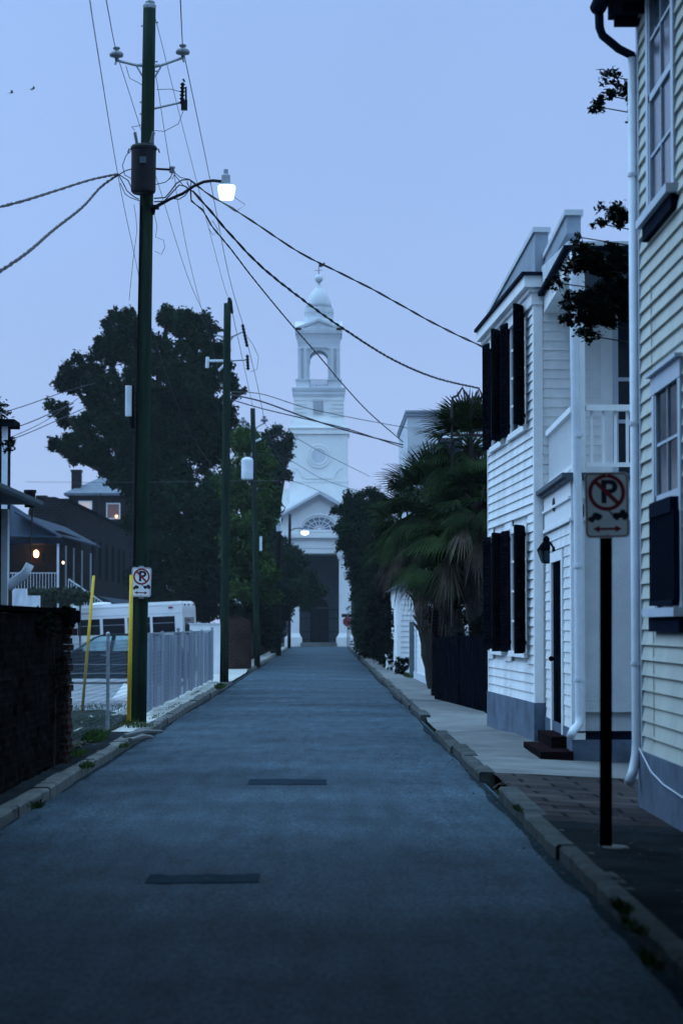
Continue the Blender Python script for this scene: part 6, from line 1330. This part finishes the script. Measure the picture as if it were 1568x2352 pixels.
# ================================================================== SMALL GROUND THINGS
def grass(name,areas,seed,label=None):
    rg=random.Random(seed); mb=MB()
    for (x,y,rx,ry,z,n,hh) in areas:
        for _ in range(n):
            a=rg.uniform(0,6.28); r=math.sqrt(rg.random()); px=x+rx*r*math.cos(a); py=y+ry*r*math.sin(a); b=rg.uniform(0,6.28); h=hh*rg.uniform(.4,1.1); w=.006; l=Vector((math.cos(b),math.sin(b),0)); s=Vector((-l.y,l.x,0))*w
            p=Vector((px,py,z)); i=len(mb.v); mb.v+=[tuple(p-s),tuple(p+s),tuple(p+l*h*.25+Vector((0,0,h*.6))+s*.6),tuple(p+l*h*.6+Vector((0,0,h)))]; mb.f+=[(i,i+1,i+2),(i,i+2,i+3)]
    o=mb.build(name,GRASSM); o['kind']='stuff'; return o
def gp(px,py,z=.12): v=G(px,py,z); return v.x,v.y
ar=[]
for (px,py,rx,ry,n,h) in ((20,1800,.12,.8,260,.10),(205,1700,.22,.9,700,.16),(175,1735,.1,.6,200,.10),(85,1848,.06,.3,90,.06),(200,1758,.08,.4,120,.07),(285,1712,.06,.4,90,.06),(505,1578,.10,1.6,300,.12),(250,1660,.5,2.0,900,.12),(320,1668,.2,.7,200,.10),(1430,2080,.05,.3,120,.05),(1455,2125,.05,.3,80,.05),(1490,2200,.04,.3,80,.05),(1190,1853,.04,.3,80,.04),(940,1552,.18,2.4,500,.10),(240,1625,.8,2.0,400,.08),(450,1592,.05,2.0,90,.06),(400,1622,.05,2.0,80,.06),(360,1645,.06,1.5,90,.06)):
    x,y=gp(px,py,.12); ar.append((x,y,rx,ry,.10,n,h))
grass('weeds',ar,7)
rg=random.Random(12); mb=MB()
def leaf(x,y,z,s):
    a=rg.uniform(0,6.28); t=Vector((math.cos(a),math.sin(a),rg.uniform(-.3,.3)))*s; u=Vector((-math.sin(a),math.cos(a),rg.uniform(-.3,.3)))*s*.5; p=Vector((x,y,z+s*.35)); i=len(mb.v); mb.v+=[tuple(p-t),tuple(p+u),tuple(p+t),tuple(p-u)]; mb.f.append((i,i+1,i+2,i+3))
for _ in range(420): y=rg.uniform(8,60); leaf(XL+.04+abs(rg.gauss(0,.07)),y,.005,rg.uniform(.01,.025))
for _ in range(380): y=rg.uniform(8,60); leaf(XR-.03-abs(rg.gauss(0,.08)),y,.005,rg.uniform(.01,.025))
for _ in range(60): x=rg.uniform(-2.4,1.4); leaf(x,rg.uniform(9,40),roadz(x)+.003,rg.uniform(.008,.02))
for _ in range(500): leaf(rg.gauss(-3.15,.14),rg.uniform(26,38),.155,rg.uniform(.015,.035))
for _ in range(60): leaf(rg.uniform(-3.0,-2.9),rg.uniform(38,63),.135,rg.uniform(.012,.025))
for _ in range(200): leaf(rg.uniform(1.8,2.7),rg.uniform(10,24),.10,rg.uniform(.008,.02))
o=mb.build('fallen_leaves',mat('dry_leaves',(.085,.065,.045),col2=(.03,.025,.02),scale=9)); o['kind']='stuff'
# litter by the fence, broken wood at the pole foot
for (px,py,s,lab) in ((218,1655,.16,'crumpled white paper litter left of the chain-link post'),(260,1652,.14,'crumpled white paper litter right of the chain-link post'),(195,1672,.2,'flattened white litter on the verge by the blackened wall')):
    c=G(px,py,.06); rr=random.Random(px); mb=MB(); 
    for k in range(7): a=[c+Vector((rr.uniform(-s,s)*.8,rr.uniform(-s,s)*2,rr.uniform(0,.10))) for _ in range(3)]; mb.hexa(a,[q+Vector((0.004,0,.004)) for q in a])
    tag(mb.build('paper_litter',LIME,origin=c),lab,'litter','white litter behind the fence')
for (a,b,lab) in (((285,1690),(372,1680),'broken grey board lying at the foot of the near pole'),((300,1700),(350,1693),'short broken stick lying below the board at the pole foot')):
    p=G(*a,.17); q=G(*b,.17); mb=MB(); mb.tube([p,(p+q)/2+Vector((0,.1,.02)),q],[.03,.04,.02],6); tag(mb.build('broken_board',CONC2,origin=p),lab,'wood')
p=G(1130,1812,.12); mb=MB(); mb.tube([p,p+Vector((.09,.5,.01)),p+Vector((.17,.7,.02))],[.012,.008,.004],5); mb.tube([p+Vector((.08,.4,.01)),p+Vector((.2,.45,.02))],[.006,.003],4); tag(mb.build('fallen_twig',BARK,origin=p),'dark forked twig lying across the end of the kerb stone','twig')
# ================================================================== HAZE
hz=MB().box(-130,130,-25,300,-1.2,36); ho=hz.build('haze',None) if False else None
me=bpy.data.meshes.new('haze'); me.from_pydata(hz.v,[],hz.f); me.update(); hm=bpy.data.materials.new('haze'); hm.use_nodes=True; n=hm.node_tree; n.nodes.clear()
o_=n.nodes.new('ShaderNodeOutputMaterial'); pv=n.nodes.new('ShaderNodeVolumePrincipled'); pv.inputs['Color'].default_value=(.88,.94,1,1); pv.inputs['Density'].default_value=.00017; pv.inputs['Anisotropy'].default_value=0.2
n.links.new(pv.outputs[0],o_.inputs['Volume']); me.materials.append(hm); ho=bpy.data.objects.new('haze',me); COL.objects.link(ho); ho['kind']='stuff'
for o in bpy.data.objects:
    if '_o' in o: del o['_o']
